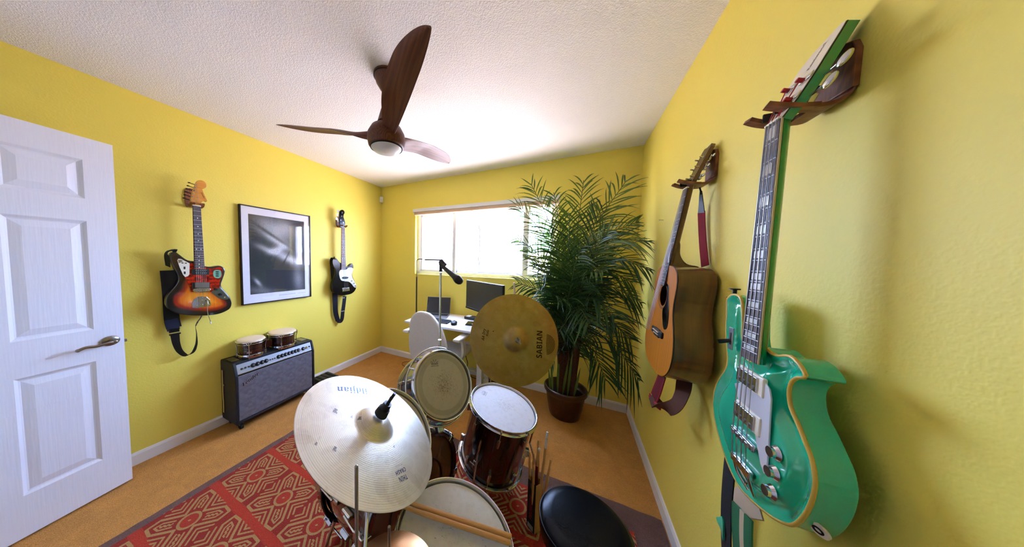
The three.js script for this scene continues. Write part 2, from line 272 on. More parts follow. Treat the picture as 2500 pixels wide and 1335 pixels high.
// neck along -y from the nut; local frame: x across, y up, z out of the wall
function neck(parent, { nutY, cx, zTop, scale, frets, nutW, heelW, len, boardMat, neckMat, dots, blocks, bound }) {
  const half = (y) => lerp(nutW, heelW, clamp((nutY - y) / len)) / 2;
  const y1 = nutY - len;
  const bsh = shapeOf([[-nutW / 2, nutY], [nutW / 2, nutY], [heelW / 2, y1], [-heelW / 2, y1]], false);
  const fb = extrude(bsh, 0.006, 0.0008); uvPlanar(fb, 'y', 'x');
  mesh('fretboard', fb.translate(cx, 0, zTop - 0.006), boardMat, parent);
  // rounded back of the neck
  const pos = [], idx = [], n = 10; const ys = [nutY + 0.012, nutY, nutY - 0.03, nutY - len * 0.5, y1 + 0.03, y1];
  ys.forEach((y) => { const hw = half(y), dp = 0.019; for (let k = 0; k <= n; k++) { const a = Math.PI * k / n; pos.push(cx + hw * Math.cos(a), y, zTop - 0.006 - dp * Math.sin(a)); } });
  for (let i = 0; i < ys.length - 1; i++) for (let k = 0; k < n; k++) { const a = i * (n + 1) + k, b = a + 1, c = a + n + 1, d = c + 1; idx.push(a, b, c, b, d, c); }
  for (const i of [0, ys.length - 1]) for (let k = 1; k < n; k++) { const o = i * (n + 1); idx.push(o, o + k, o + k + 1); }
  const g = new THREE.BufferGeometry(); g.setAttribute('position', new THREE.Float32BufferAttribute(pos, 3)); g.setIndex(idx); g.computeVertexNormals(); uvPlanar(g, 'y', 'x');
  mesh('neck', g, neckMat, parent);
  const F = fretPositions(scale, frets);
  for (const f of F) if (f < len - 0.002) { const hw = half(nutY - f); mesh('fret', bar(V(cx - hw + 0.001, nutY - f, zTop), V(cx + hw - 0.001, nutY - f, zTop), 0.0011, 6), M.wire, parent); }
  mesh('nut', rbox(nutW, 0.005, 0.009, 0.001, cx, nutY + 0.0025, zTop - 0.001), M.ivory, parent);
  const mid = (i) => nutY - ((i > 1 ? F[i - 2] : 0) + F[i - 1]) / 2;
  for (const i of dots || []) { if (i === 12) for (const s of [-1, 1]) mesh('inlay_dot', cyl(0.0032, 0.0032, 0.001, 14).rotateX(Math.PI / 2).translate(cx + s * half(mid(i)) * 0.45, mid(i), zTop + 0.0002), M.dot, parent); else if (F[i - 1] < len) mesh('inlay_dot', cyl(0.0032, 0.0032, 0.001, 14).rotateX(Math.PI / 2).translate(cx, mid(i), zTop + 0.0002), M.dot, parent); }
  for (const i of blocks || []) if (F[i - 1] < len) { const h = (F[i - 1] - (i > 1 ? F[i - 2] : 0)) * 0.62; mesh('block_inlay', box(half(mid(i)) * 1.25, h, 0.001, cx, mid(i), zTop + 0.0002), M.pearl, parent); }
  if (bound) for (const s of [-1, 1]) mesh('binding', bar(V(cx + s * (nutW / 2 + 0.0004), nutY, zTop - 0.003), V(cx + s * (heelW / 2 + 0.0004), y1, zTop - 0.003), 0.0022, 6), bound, parent);
  return { half, F, mid };
}
function strings(parent, n, x0, x1, y0, y1, z0, z1, r0, r1, mat = M.wire) { for (let i = 0; i < n; i++) { const t = n > 1 ? i / (n - 1) - 0.5 : 0; mesh('string', bar(V(x0.c + t * x0.w, y0, z0), V(x1.c + t * x1.w, y1, z1), lerp(r0, r1, i / (n - 1)), 5), mat, parent); } }
// frame of an instrument on a side wall: local x to the picture's right, y up, z out of the wall
function wallFrame(g, side, zc, yc) {
  g.position.set(side < 0 ? XL : XR, yc, zc); g.rotation.y = side < 0 ? Math.PI / 2 : -Math.PI / 2;
  const toLocal = (p) => side < 0 ? [-(p.z - zc), p.y - yc, p.x - XL] : [p.z - zc, p.y - yc, XR - p.x];
  return (px, py, off) => toLocal(side < 0 ? onLeft(px, py, off) : onRight(px, py, off));
}
const zoomOf = (x0, y0, k) => (x, y) => [x0 + x / k, y0 + y / k];
function boundsOf(pts) { const b = [1e9, 1e9, -1e9, -1e9]; for (const [x, y] of pts) { b[0] = Math.min(b[0], x); b[1] = Math.min(b[1], y); b[2] = Math.max(b[2], x); b[3] = Math.max(b[3], y); } return b; }
function burstTex(shape, b, stops, width) {          // sunburst lacquer: dye changes with the distance from the outline
  const P = shape.getPoints(1), m = P.length;
  const dist = (x, y) => { let d = 1e9; for (let i = 0; i < m; i++) { const p = P[i], q = P[(i + 1) % m], ex = q.x - p.x, ey = q.y - p.y, t = clamp(((x - p.x) * ex + (y - p.y) * ey) / (ex * ex + ey * ey + 1e-12)); d = Math.min(d, Math.hypot(x - p.x - t * ex, y - p.y - t * ey)); } return d; };
  return dataTex(192, (u, v) => {
    const d = dist(b[0] + u * (b[2] - b[0]), b[1] + v * (b[3] - b[1])) / width + 0.12 * (n64(u * 9, v * 9) - 0.5); let k = 0; while (k < stops.length - 2 && d > stops[k + 1][0]) k++;
    const t = smooth(stops[k][0], stops[k + 1][0], d), A = stops[k][1], B = stops[k + 1][1], g = 0.93 + 0.14 * n128(u * 90, v * 5); return [0, 1, 2].map((i) => lerp(A[i], B[i], t) * g);
  }, 1, 1, true);
}
function tuner(parent, x, y, z, dir, len, btn, mat = M.chrome, btnMat = mat) {   // post through the face, shaft and button to one side
  const g = new THREE.Group(); g.name = 'tuner'; parent.add(g);
  mesh('post', merge([cyl(0.003, 0.003, 0.014, 10).rotateX(Math.PI / 2).translate(x, y, z + 0.004), cyl(0.005, 0.005, 0.002, 12).rotateX(Math.PI / 2).translate(x, y, z)]), mat, g);
  mesh('button', merge([bar(V(x, y, z - 0.018), V(x + dir[0] * len, y + dir[1] * len, z - 0.018), 0.0025, 8), sph(1, 14, 10).scale(btn[0], btn[1], btn[2]).translate(x + dir[0] * (len + btn[0] * 0.7), y + dir[1] * (len + btn[0] * 0.7), z - 0.018)]), btnMat, g);
  return g;
}
// ---------------------------------------------------------------- sunburst offset-body guitar
{
  const zc = -0.722, yc = 0.96;
  const o = thing('electric_guitar', 'sunburst offset body electric guitar with red pickguard beside the white door', 'guitar');
  const loc = wallFrame(o, -1, zc, yc), z1 = zoomOf(400, 600, 7.03), z2 = zoomOf(430, 430, 13.35), OFF = 0.095;
  const T = (x, y, off = OFF) => { const p = z1(x, y), l = loc(p[0], p[1], off); return [l[0], l[1]]; };
  const T2 = (x, y, off = 0.108) => { const p = z2(x, y), l = loc(p[0], p[1], off); return [l[0], l[1]]; };
  const out = [[135, 112], [200, 105], [260, 140], [330, 195], [400, 240], [460, 256], [520, 262], [620, 320], [720, 350], [800, 357], [900, 342], [960, 340], [1020, 365], [1050, 410], [1045, 480], [1010, 580], [985, 660], [1000, 720], [1060, 790], [1120, 860], [1160, 940], [1165, 1010], [1130, 1080], [1050, 1130], [940, 1170], [800, 1190], [650, 1197], [450, 1192], [300, 1178], [180, 1142], [90, 1085], [45, 1015], [40, 930], [65, 850], [120, 780], [190, 700], [240, 620], [248, 560], [228, 470], [180, 380], [132, 280], [112, 200], [112, 140]].map(([x, y]) => T(x, y));
  const sh = shapeOf(out), b = boundsOf(out);
  const burst = burstTex(sh, b, [[0, [0.035, 0.02, 0.018]], [0.32, [0.07, 0.025, 0.015]], [0.62, [0.55, 0.11, 0.02]], [1.0, [0.86, 0.42, 0.06]], [1.5, [0.93, 0.58, 0.14]]], 0.072);
  const body = extrude(sh, 0.044, 0.006, 3).translate(0, 0, OFF - 0.044);
  { const p = body.attributes.position, uv = new Float32Array(p.count * 2); for (let i = 0; i < p.count; i++) { uv[2 * i] = (p.getX(i) - b[0]) / (b[2] - b[0]); uv[2 * i + 1] = (p.getY(i) - b[1]) / (b[3] - b[1]); } body.setAttribute('uv', new THREE.BufferAttribute(uv, 2)); }
  mesh('body', body, phys({ map: burst, roughness: 0.28, clearcoat: 1, clearcoatRoughness: 0.04 }), o);
  const tort = dataTex(128, (u, v) => { const k = smooth(0.35, 0.7, n64(u * 9, v * 9) * 0.7 + n64(u * 22, v * 22) * 0.3); return [0.42 + 0.36 * k, 0.03 + 0.05 * k, 0.03]; }, 8, 8, true);
  const flat = (pts, th, z, mat, name, curve = false, bev = 0.0006) => { const g = extrude(shapeOf(pts.map(([x, y]) => T(x, y)), curve), th, bev).translate(0, 0, z); uvPlanar(g, 'x', 'y'); return mesh(name, g, mat, o); };
  flat([[440, 296], [500, 296], [540, 330], [540, 385], [706, 385], [712, 366], [760, 386], [830, 392], [900, 375], [960, 368], [1005, 395], [1010, 440], [990, 520], [955, 620], [950, 680], [970, 715], [900, 730], [830, 770], [800, 790], [640, 800], [520, 790], [465, 790], [430, 660], [350, 530], [430, 520]], 0.003, OFF, phys({ map: tort, roughness: 0.2, clearcoat: 1 }), 'pickguard');
  flat([[228, 250], [245, 222], [290, 225], [440, 300], [437, 490], [410, 520], [365, 535], [330, 500], [270, 370]], 0.0028, OFF + 0.0004, M.ivory, 'rhythm_plate');
  flat([[240, 240], [300, 235], [330, 262], [255, 300]], 0.0012, OFF + 0.0032, M.steel, 'plate_scuff');
  for (const [x, y] of [[352, 378], [356, 462]]) flat([[x - 16, y - 22], [x + 16, y - 22], [x + 16, y + 22], [x - 16, y + 22]], 0.0015, OFF + 0.0028, M.black, 'slide_switch');
  flat([[300, 285], [330, 285], [330, 300], [300, 300]], 0.004, OFF + 0.0028, M.black, 'roller_wheel'); flat([[360, 290], [390, 290], [390, 305], [360, 305]], 0.004, OFF + 0.0028, M.black, 'roller_wheel');
  flat([[855, 430], [905, 412], [970, 425], [975, 530], [930, 556], [858, 530]], 0.0008, OFF + 0.003, canvasPrint(), 'round_sticker', true, 0);
  function canvasPrint() { return std({ color: 0x6fae8c, roughness: 0.5 }); }
  for (const y of [448, 482, 516]) flat([[885, y - 8], [930, y - 10], [945, y + 2], [925, y + 10], [888, y + 8]], 0.0005, OFF + 0.0038, M.black, 'sticker_mark', true, 0);
  flat([[478, 398], [770, 398], [772, 496], [474, 496]], 0.010, OFF + 0.001, M.black, 'neck_pickup');
  for (let i = 0; i < 6; i++) { const [x, y] = T(545 + i * 35, 464), [, y2] = T(545 + i * 35, 418); for (const yy of [y, y2]) mesh('pole_piece', cyl(0.0022, 0.0022, 0.002, 10).rotateX(Math.PI / 2).translate(x, yy, OFF + 0.0115), M.steel, o); }
  flat([[482, 625], [782, 625], [782, 726], [480, 726]], 0.008, OFF + 0.001, M.black, 'pickup_ring');
  flat([[520, 630], [762, 630], [762, 716], [520, 716]], 0.014, OFF + 0.001, M.steel, 'bridge_pickup', false, 0.0015);
  flat([[495, 742], [785, 736], [790, 768], [765, 782], [510, 786], [492, 770]], 0.014, OFF, M.chrome, 'bridge', true, 0.001);
  for (let i = 0; i < 6; i++) { const [x, y] = T(530 + i * 45, 760); mesh('saddle', cyl(0.0032, 0.0032, 0.008, 10).rotateZ(Math.PI / 2).translate(x, y, OFF + 0.016), M.steel, o); }
  flat([[488, 1062], [488, 980], [520, 910], [580, 872], [650, 862], [730, 875], [785, 920], [806, 980], [802, 1030], [560, 1070]], 0.0025, OFF, M.chrome, 'tailpiece_plate', false);
  for (const [x, y] of [[520, 1000], [665, 890], [775, 1000], [565, 1020], [662, 1005], [655, 930], [712, 915]]) { const q = T(x, y); mesh('screw', sph(0.003, 10, 6).scale(1, 1, 0.5).translate(q[0], q[1], OFF + 0.003), M.steel, o); }
  { const a = T(728, 938), c = T(718, 1130), d = T(770, 1290); mesh('tremolo_arm', tube([V(a[0], a[1], OFF + 0.004), V(a[0], a[1] + 0.001, OFF + 0.02), V(a[0], a[1] - 0.015, OFF + 0.028), V(c[0], c[1], OFF + 0.034), V(d[0], d[1], OFF + 0.030)], 0.0022, 30, 8), M.chrome, o); const e = T(785, 1325); mesh('arm_tip', bar(V(d[0], d[1], OFF + 0.030), V(e[0], e[1], OFF + 0.028), 0.0042, 10), M.plastic, o); }
  flat([[812, 785], [860, 735], [940, 705], [985, 740], [1050, 810], [1108, 890], [1100, 915], [1030, 920], [930, 890], [860, 835]], 0.0022, OFF + 0.0006, std({ color: 0x7b8078, metalness: 1, roughness: 0.3 }), 'control_plate', true);
  for (const [x, y] of [[885, 745], [962, 835]]) { const q = T(x, y); mesh('knob', merge([cyl(0.0085, 0.010, 0.013, 20).rotateX(Math.PI / 2).translate(q[0], q[1], OFF + 0.009)]), M.black, o); }
  { const q = T(1040, 880); mesh('jack', merge([cyl(0.006, 0.006, 0.004, 14).rotateX(Math.PI / 2).translate(q[0], q[1], OFF + 0.004), cyl(0.003, 0.003, 0.006, 12).rotateX(Math.PI / 2).translate(q[0], q[1], OFF + 0.005)]), M.chrome, o); }
  // neck and headstock
  const nut = T2(640, 968), end = T(620, 388), cxn = (nut[0] + end[0]) / 2, ZT = OFF + 0.013;
  neck(o, { nutY: nut[1], cx: cxn, zTop: ZT, scale: 0.648, frets: 21, nutW: 0.043, heelW: 0.056, len: nut[1] - end[1], boardMat: M.rosewood, neckMat: M.maple, dots: [3, 5, 7, 9, 12, 15, 17, 19, 21] });
  const hs = [[515, 950], [470, 905], [440, 850], [432, 790], [440, 730], [470, 600], [505, 470], [548, 370], [590, 260], [625, 180], [680, 132], [760, 118], [850, 140], [930, 200], [965, 290], [945, 362], [890, 392], [832, 408], [855, 490], [900, 600], [960, 730], [985, 805], [955, 826], [890, 800], [825, 825], [795, 870], [775, 945]].map(([x, y]) => T2(x, y));
  mesh('headstock', uvPlanar(extrude(shapeOf(hs), 0.014, 0.0015).translate(cxn - nut[0], 0, ZT - 0.018), 'y', 'x'), M.maple, o);
  const posts = [[490, 770], [525, 665], [555, 568], [590, 468], [620, 370], [655, 270]];
  posts.forEach(([x, y], i) => { const q = T2(x, y); tuner(o, q[0], q[1], ZT - 0.003, [-0.97, 0.22], 0.026, [0.008, 0.004, 0.006], M.steel, M.blackMatte); const t = i / 5 - 0.5; mesh('string', bar(V(cxn + t * 0.034, nut[1] + 0.003, ZT + 0.002), V(q[0], q[1], ZT + 0.003), 0.0005, 5), M.wire, o); });
  strings(o, 6, { c: cxn, w: 0.034 }, { c: T(640, 760)[0], w: 0.052 }, nut[1] + 0.003, T(640, 760)[1], ZT + 0.002, OFF + 0.019, 0.0006, 0.0003);
  strings(o, 6, { c: T(640, 760)[0], w: 0.052 }, { c: T(652, 1000)[0], w: 0.052 }, T(640, 760)[1], T(652, 1000)[1], OFF + 0.019, OFF + 0.005, 0.0006, 0.0003);
  { const q = T2(690, 700); mesh('string_tree', cyl(0.003, 0.003, 0.003, 12).rotateX(Math.PI / 2).translate(q[0], q[1], ZT + 0.001), M.steel, o); }
  mesh('headstock_lettering', new THREE.PlaneGeometry(0.062, 0.016).rotateZ(-1.2).translate(T2(890, 640)[0], T2(890, 640)[1], ZT - 0.0035), std({ transparent: true, alphaTest: 0.4, roughness: 0.5, map: canvasTex(512, 128, (c, w, h) => { c.clearRect(0, 0, w, h); c.fillStyle = '#2b1d10'; c.font = 'italic bold 104px serif'; c.textBaseline = 'middle'; c.save(); c.transform(1, 0, -0.15, 1, 10, 0); c.fillText('Fender', 30, h / 2); c.restore(); }) }), o);
  // strap: hangs from the horn button behind the body and loops back up to the end pin
  const S = (px, py, off) => { const l = loc(px, py, off); return V(l[0], l[1], l[2]); };
  const pathA = [S(412, 612, 0.085), S(407, 618, 0.06), S(410, 660, 0.04), S(416, 720, 0.035), S(420, 780, 0.034), S(425, 800, 0.036)];
  mesh('strap', merge([ribbon([S(432, 612, 0.088), S(418, 612, 0.085), S(408, 618, 0.066), S(410, 650, 0.045)], 0.055, 0.004, V(0.1, 0.3, 1), 20), ribbon(pathA.slice(2), 0.075, 0.003, V(1, 0, 0.15), 24)]), M.strap, o);
  mesh('strap_pad', ribbon([S(418, 780, 0.038), S(424, 806, 0.04)], 0.062, 0.004, V(1, 0, 0.1), 8), std({ color: 0x1a2138, roughness: 0.4 }), o);
  mesh('buckle', merge([rbox(0.052, 0.03, 0.008, 0.003, S(425, 806, 0.04).x, S(425, 806, 0.04).y, 0.042), rbox(0.058, 0.012, 0.010, 0.003, S(427, 815, 0.04).x, S(427, 815, 0.04).y, 0.042)]), M.buckle, o);
  mesh('strap_tail', ribbon([S(427, 817, 0.038), S(431, 840, 0.038), S(440, 858, 0.038), S(455, 867, 0.042), S(470, 860, 0.05), S(479, 842, 0.056), S(480, 815, 0.06), S(478, 795, 0.066), S(484, 786, 0.07)], (t) => 0.045 - 0.028 * t, 0.002, (t) => V(Math.cos(t * 2.2), Math.sin(t * 2.2) * 0.6, 0.5 + t), 60), M.strap, o);
  mesh('strap_end', tube([S(478, 795, 0.066), S(482, 786, 0.07), S(489, 777, 0.078), S(492, 770, 0.08)], 0.004, 14, 8), M.buckle, o);
  { const p = S(492, 769, 0.075); mesh('end_pin', cyl(0.006, 0.005, 0.014, 14).translate(p.x, p.y - 0.005, p.z), M.steel, o); }
  hanger(onLeft(468, 503, 0), 0, 'wooden guitar hanger holding the sunburst guitar', 0.115, 0.075, 0.13);
}
// ---------------------------------------------------------------- black short-scale bass
{
  const zc = -1.985, yc = 0.96;
  const o = thing('bass_guitar', 'black short scale bass guitar with white pickguard on the yellow wall', 'bass guitar');
  const loc = wallFrame(o, -1, zc, yc), z1 = zoomOf(790, 490, 4.31), OFF = 0.085;
  const T = (x, y, off = OFF) => { const p = z1(x, y), l = loc(p[0], p[1], off); return [l[0], l[1]]; };
  const out = [[95, 622], [110, 606], [135, 606], [155, 628], [178, 652], [195, 660], [225, 690], [262, 692], [285, 668], [303, 660], [315, 685], [312, 720], [302, 760], [307, 800], [330, 850], [345, 900], [335, 940], [300, 975], [250, 990], [190, 995], [140, 985], [105, 960], [92, 920], [94, 870], [112, 820], [127, 770], [122, 720], [104, 690], [92, 655]].map(([x, y]) => T(x, y));
  mesh('body', extrude(shapeOf(out), 0.042, 0.006, 3).translate(0, 0, OFF - 0.042), M.blackGloss, o);
  const flat = (pts, th, z, mat, name, curve = false, bev = 0.0006) => mesh(name, extrude(shapeOf(pts.map(([x, y]) => T(x, y)), curve), th, bev).translate(0, 0, z), mat, o);
  flat([[165, 745], [180, 726], [240, 722], [262, 704], [300, 706], [311, 722], [297, 760], [299, 800], [324, 850], [341, 890], [335, 913], [320, 908], [290, 870], [265, 852], [220, 846], [185, 836], [168, 800], [163, 770]], 0.003, OFF, M.plastic, 'pickguard', true);
  flat([[190, 812], [200, 802], [245, 800], [257, 806], [247, 818], [202, 820]], 0.008, OFF + 0.002, M.black, 'pickup', true);
  flat([[192, 920], [268, 912], [272, 945], [196, 958]], 0.006, OFF, M.chrome, 'bridge_plate');
  for (let i = 0; i < 4; i++) { const q = T(207 + i * 17, 938 - i * 1.5); mesh('saddle', cyl(0.005, 0.005, 0.018, 10).translate(q[0], q[1], OFF + 0.010), M.chrome, o); }
  for (const [x, y] of [[288, 843], [313, 868], [327, 895]]) { const q = T(x, y); mesh('knob', cyl(0.008, 0.009, 0.014, 18).rotateX(Math.PI / 2).translate(q[0], q[1], OFF + 0.009), M.chrome, o); }
  const nut = T(198, 281, 0.098), end = T(217, 722, 0.095), cxn = (nut[0] + end[0]) / 2 + 0.002, ZT = OFF + 0.012;
  neck(o, { nutY: nut[1], cx: cxn, zTop: ZT, scale: 0.762, frets: 19, nutW: 0.044, heelW: 0.062, len: nut[1] - end[1], boardMat: std({ map: woodTex([0.32, 0.19, 0.15], [0.5, 0.33, 0.27], 8, 8, 3, 8), roughness: 0.5 }), neckMat: M.maple, dots: [3, 5, 7, 9, 12, 15, 17] });
  const hs = [[182, 276], [174, 240], [170, 200], [170, 160], [174, 125], [182, 103], [200, 94], [218, 104], [225, 124], [216, 146], [212, 168], [222, 200], [231, 236], [222, 262], [212, 276]].map(([x, y]) => T(x, y, 0.098));
  mesh('headstock', extrude(shapeOf(hs), 0.015, 0.0015).translate(0, 0, ZT - 0.018), M.blackGloss, o);
  mesh('headstock_trim', tube(hs.slice(8, 14).map(([x, y]) => V(x + 0.001, y, ZT - 0.008)), 0.002, 24, 6), M.maple, o);
  [[196, 125], [190, 163], [181, 203], [206, 228]].forEach(([x, y], i) => { const q = T(x, y, 0.098); tuner(o, q[0], q[1], ZT - 0.003, [-0.95, 0.3], 0.03 + 0.01 * (i === 3), [0.017, 0.017, 0.004], M.chrome, M.pearl); mesh('tuner_bushing', cyl(0.0075, 0.0075, 0.004, 16).rotateX(Math.PI / 2).translate(q[0], q[1], ZT - 0.001), M.chrome, o); });
  strings(o, 4, { c: cxn, w: 0.032 }, { c: T(232, 935)[0], w: 0.055 }, nut[1] + 0.003, T(232, 935)[1], ZT + 0.002, OFF + 0.016, 0.0013, 0.0007);
  mesh('headstock_lettering', new THREE.PlaneGeometry(0.05, 0.013).rotateZ(-1.25).translate(T(217, 200, 0.098)[0] - 0.004, T(217, 200, 0.098)[1], ZT - 0.0032), std({ transparent: true, alphaTest: 0.4, roughness: 0.5, map: canvasTex(512, 128, (c, w, h) => { c.clearRect(0, 0, w, h); c.fillStyle = '#d8b36a'; c.font = 'italic bold 104px serif'; c.textBaseline = 'middle'; c.fillText('Fender', 30, h / 2); }) }), o);
  const S = (x, y, off) => { const p = z1(x, y), l = loc(p[0], p[1], off); return V(l[0], l[1], l[2]); };
  mesh('strap', merge([ribbon([S(125, 603, 0.08), S(100, 606, 0.075), S(90, 625, 0.06), S(96, 700, 0.036), S(108, 820, 0.034), S(118, 950, 0.034), S(122, 1060, 0.034), S(128, 1180, 0.034), S(150, 1262, 0.036)], (t) => 0.05 + 0.012 * Math.sin(t * 3.1), 0.003, V(1, 0, 0.3), 50), ribbon([S(150, 1255, 0.036), S(168, 1272, 0.04), S(188, 1255, 0.046), S(203, 1160, 0.052), S(216, 1060, 0.056), S(222, 1005, 0.06)], 0.044, 0.003, V(0.95, 0.1, 0.3), 40)]), phys({ color: 0x0c1120, roughness: 0.35, clearcoat: 0.4 }), o);
  for (const y of [1162, 1020]) { const p = S(y === 1162 ? 200 : 220, y, 0.058); mesh('buckle', rbox(0.05, 0.010, 0.006, 0.002, p.x, p.y, p.z), M.steel, o); }
  { const p = S(226, 1000, 0.062); mesh('end_pin', cyl(0.006, 0.005, 0.012, 14).translate(p.x, p.y, p.z), M.steel, o); }
  hanger(onLeft(827, 553, 0), 0, 'wooden guitar hanger holding the black bass', 0.105, 0.08, 0.12);
}
// ---------------------------------------------------------------- framed print (a plain tonal stand-in for the photograph in it)
{
  const c = [[584, 497], [757, 528], [757, 723], [590, 746]].map(([x, y]) => onLeft(x, y, 0.02)), z0 = -1.013, z1 = -1.628, y0 = 0.990, y1 = 1.863;
  const W = z0 - z1, Hh = y1 - y0, o = thing('framed_print', 'black and white portrait style print in a thin dark metal frame', 'framed print', [XL, y0, (z0 + z1) / 2]);
  o.rotation.y = Math.PI / 2;
  const fm = std({ color: 0x2a272a, metalness: 0.7, roughness: 0.35 });
  mesh('frame', merge([box(W, 0.008, 0.03, 0, 0.004, 0.017), box(W, 0.008, 0.03, 0, Hh - 0.004, 0.017), box(0.008, Hh, 0.03, -W / 2 + 0.004, Hh / 2, 0.017), box(0.008, Hh, 0.03, W / 2 - 0.004, Hh / 2, 0.017)]), fm, o);
  // soft pale masses on black with film grain, inside a white margin; two faint caption bars
  const blobs = [[0.42, 0.17, 0.42, 0.15, 0.5, 0.42], [0.66, 0.10, 0.20, 0.10, 0.6, 0.25], [0.50, 0.33, 0.34, 0.05, 0.5, 0.30], [0.24, 0.42, 0.20, 0.045, 0.4, 0.34], [0.46, 0.43, 0.18, 0.05, -0.4, 0.36], [0.56, 0.51, 0.20, 0.07, 0.5, 0.36], [0.80, 0.58, 0.20, 0.07, 0.4, 0.36], [0.40, 0.25, 0.34, 0.022, 0.55, -0.30], [0.62, 0.545, 0.016, 0.10, 0.5, -0.25], [0.86, 0.84, 0.13, 0.22, -0.1, 0.30], [0.20, 0.97, 0.32, 0.06, 0.2, 0.24], [0.12, 0.85, 0.10, 0.028, 0.9, 0.45]];
  const print = dataTex(640, (u, v0) => {
    const v = 1 - v0, mu = 0.092, mt = 0.075, mb = 0.092; if (u < mu || u > 1 - mu || v < mt || v > 1 - mb) { if (v > 0.942 && v < 0.952 && u > 0.48 && u < 0.74 && (u * 90 % 1) < 0.6) return [0.74, 0.72, 0.74]; if (v > 0.943 && v < 0.951 && u > 0.78 && u < 0.92 && (u * 110 % 1) < 0.6) return [0.86, 0.74, 0.72]; return [0.93, 0.92, 0.935]; }
    const x = (u - mu) / (1 - 2 * mu), y = (v - mt) / (1 - mt - mb); let g = 0.07 + 0.03 * n64(x * 6, y * 8);
    for (const [bx, by, rx, ry, a, k] of blobs) { const dx = x - bx, dy = (y - by) * 1.35, c = Math.cos(a), s0 = Math.sin(a), p = (dx * c + dy * s0) / rx, q = (-dx * s0 + dy * c) / (ry * 1.35), d = p * p + q * q; if (d < 4) g += 1.45 * k * Math.exp(-d * 1.1); }
    g = clamp(g, 0.04, 0.80) * (0.86 + 0.28 * n256(u * 256, v * 256)); return [g, g * 0.99, g * 0.985 + 0.008];
  }, 1, 1, true); print.wrapS = print.wrapT = THREE.ClampToEdgeWrapping;
  mesh('print', new THREE.PlaneGeometry(W - 0.015, Hh - 0.015).translate(0, Hh / 2, 0.022), std({ map: print, roughness: 0.7 }), o);
  mesh('glazing', box(W - 0.015, Hh - 0.015, 0.002, 0, Hh / 2, 0.0265), M.glass, o);
  mesh('backing', box(W - 0.02, Hh - 0.02, 0.012, 0, Hh / 2, 0.012), M.blackMatte, o);
}
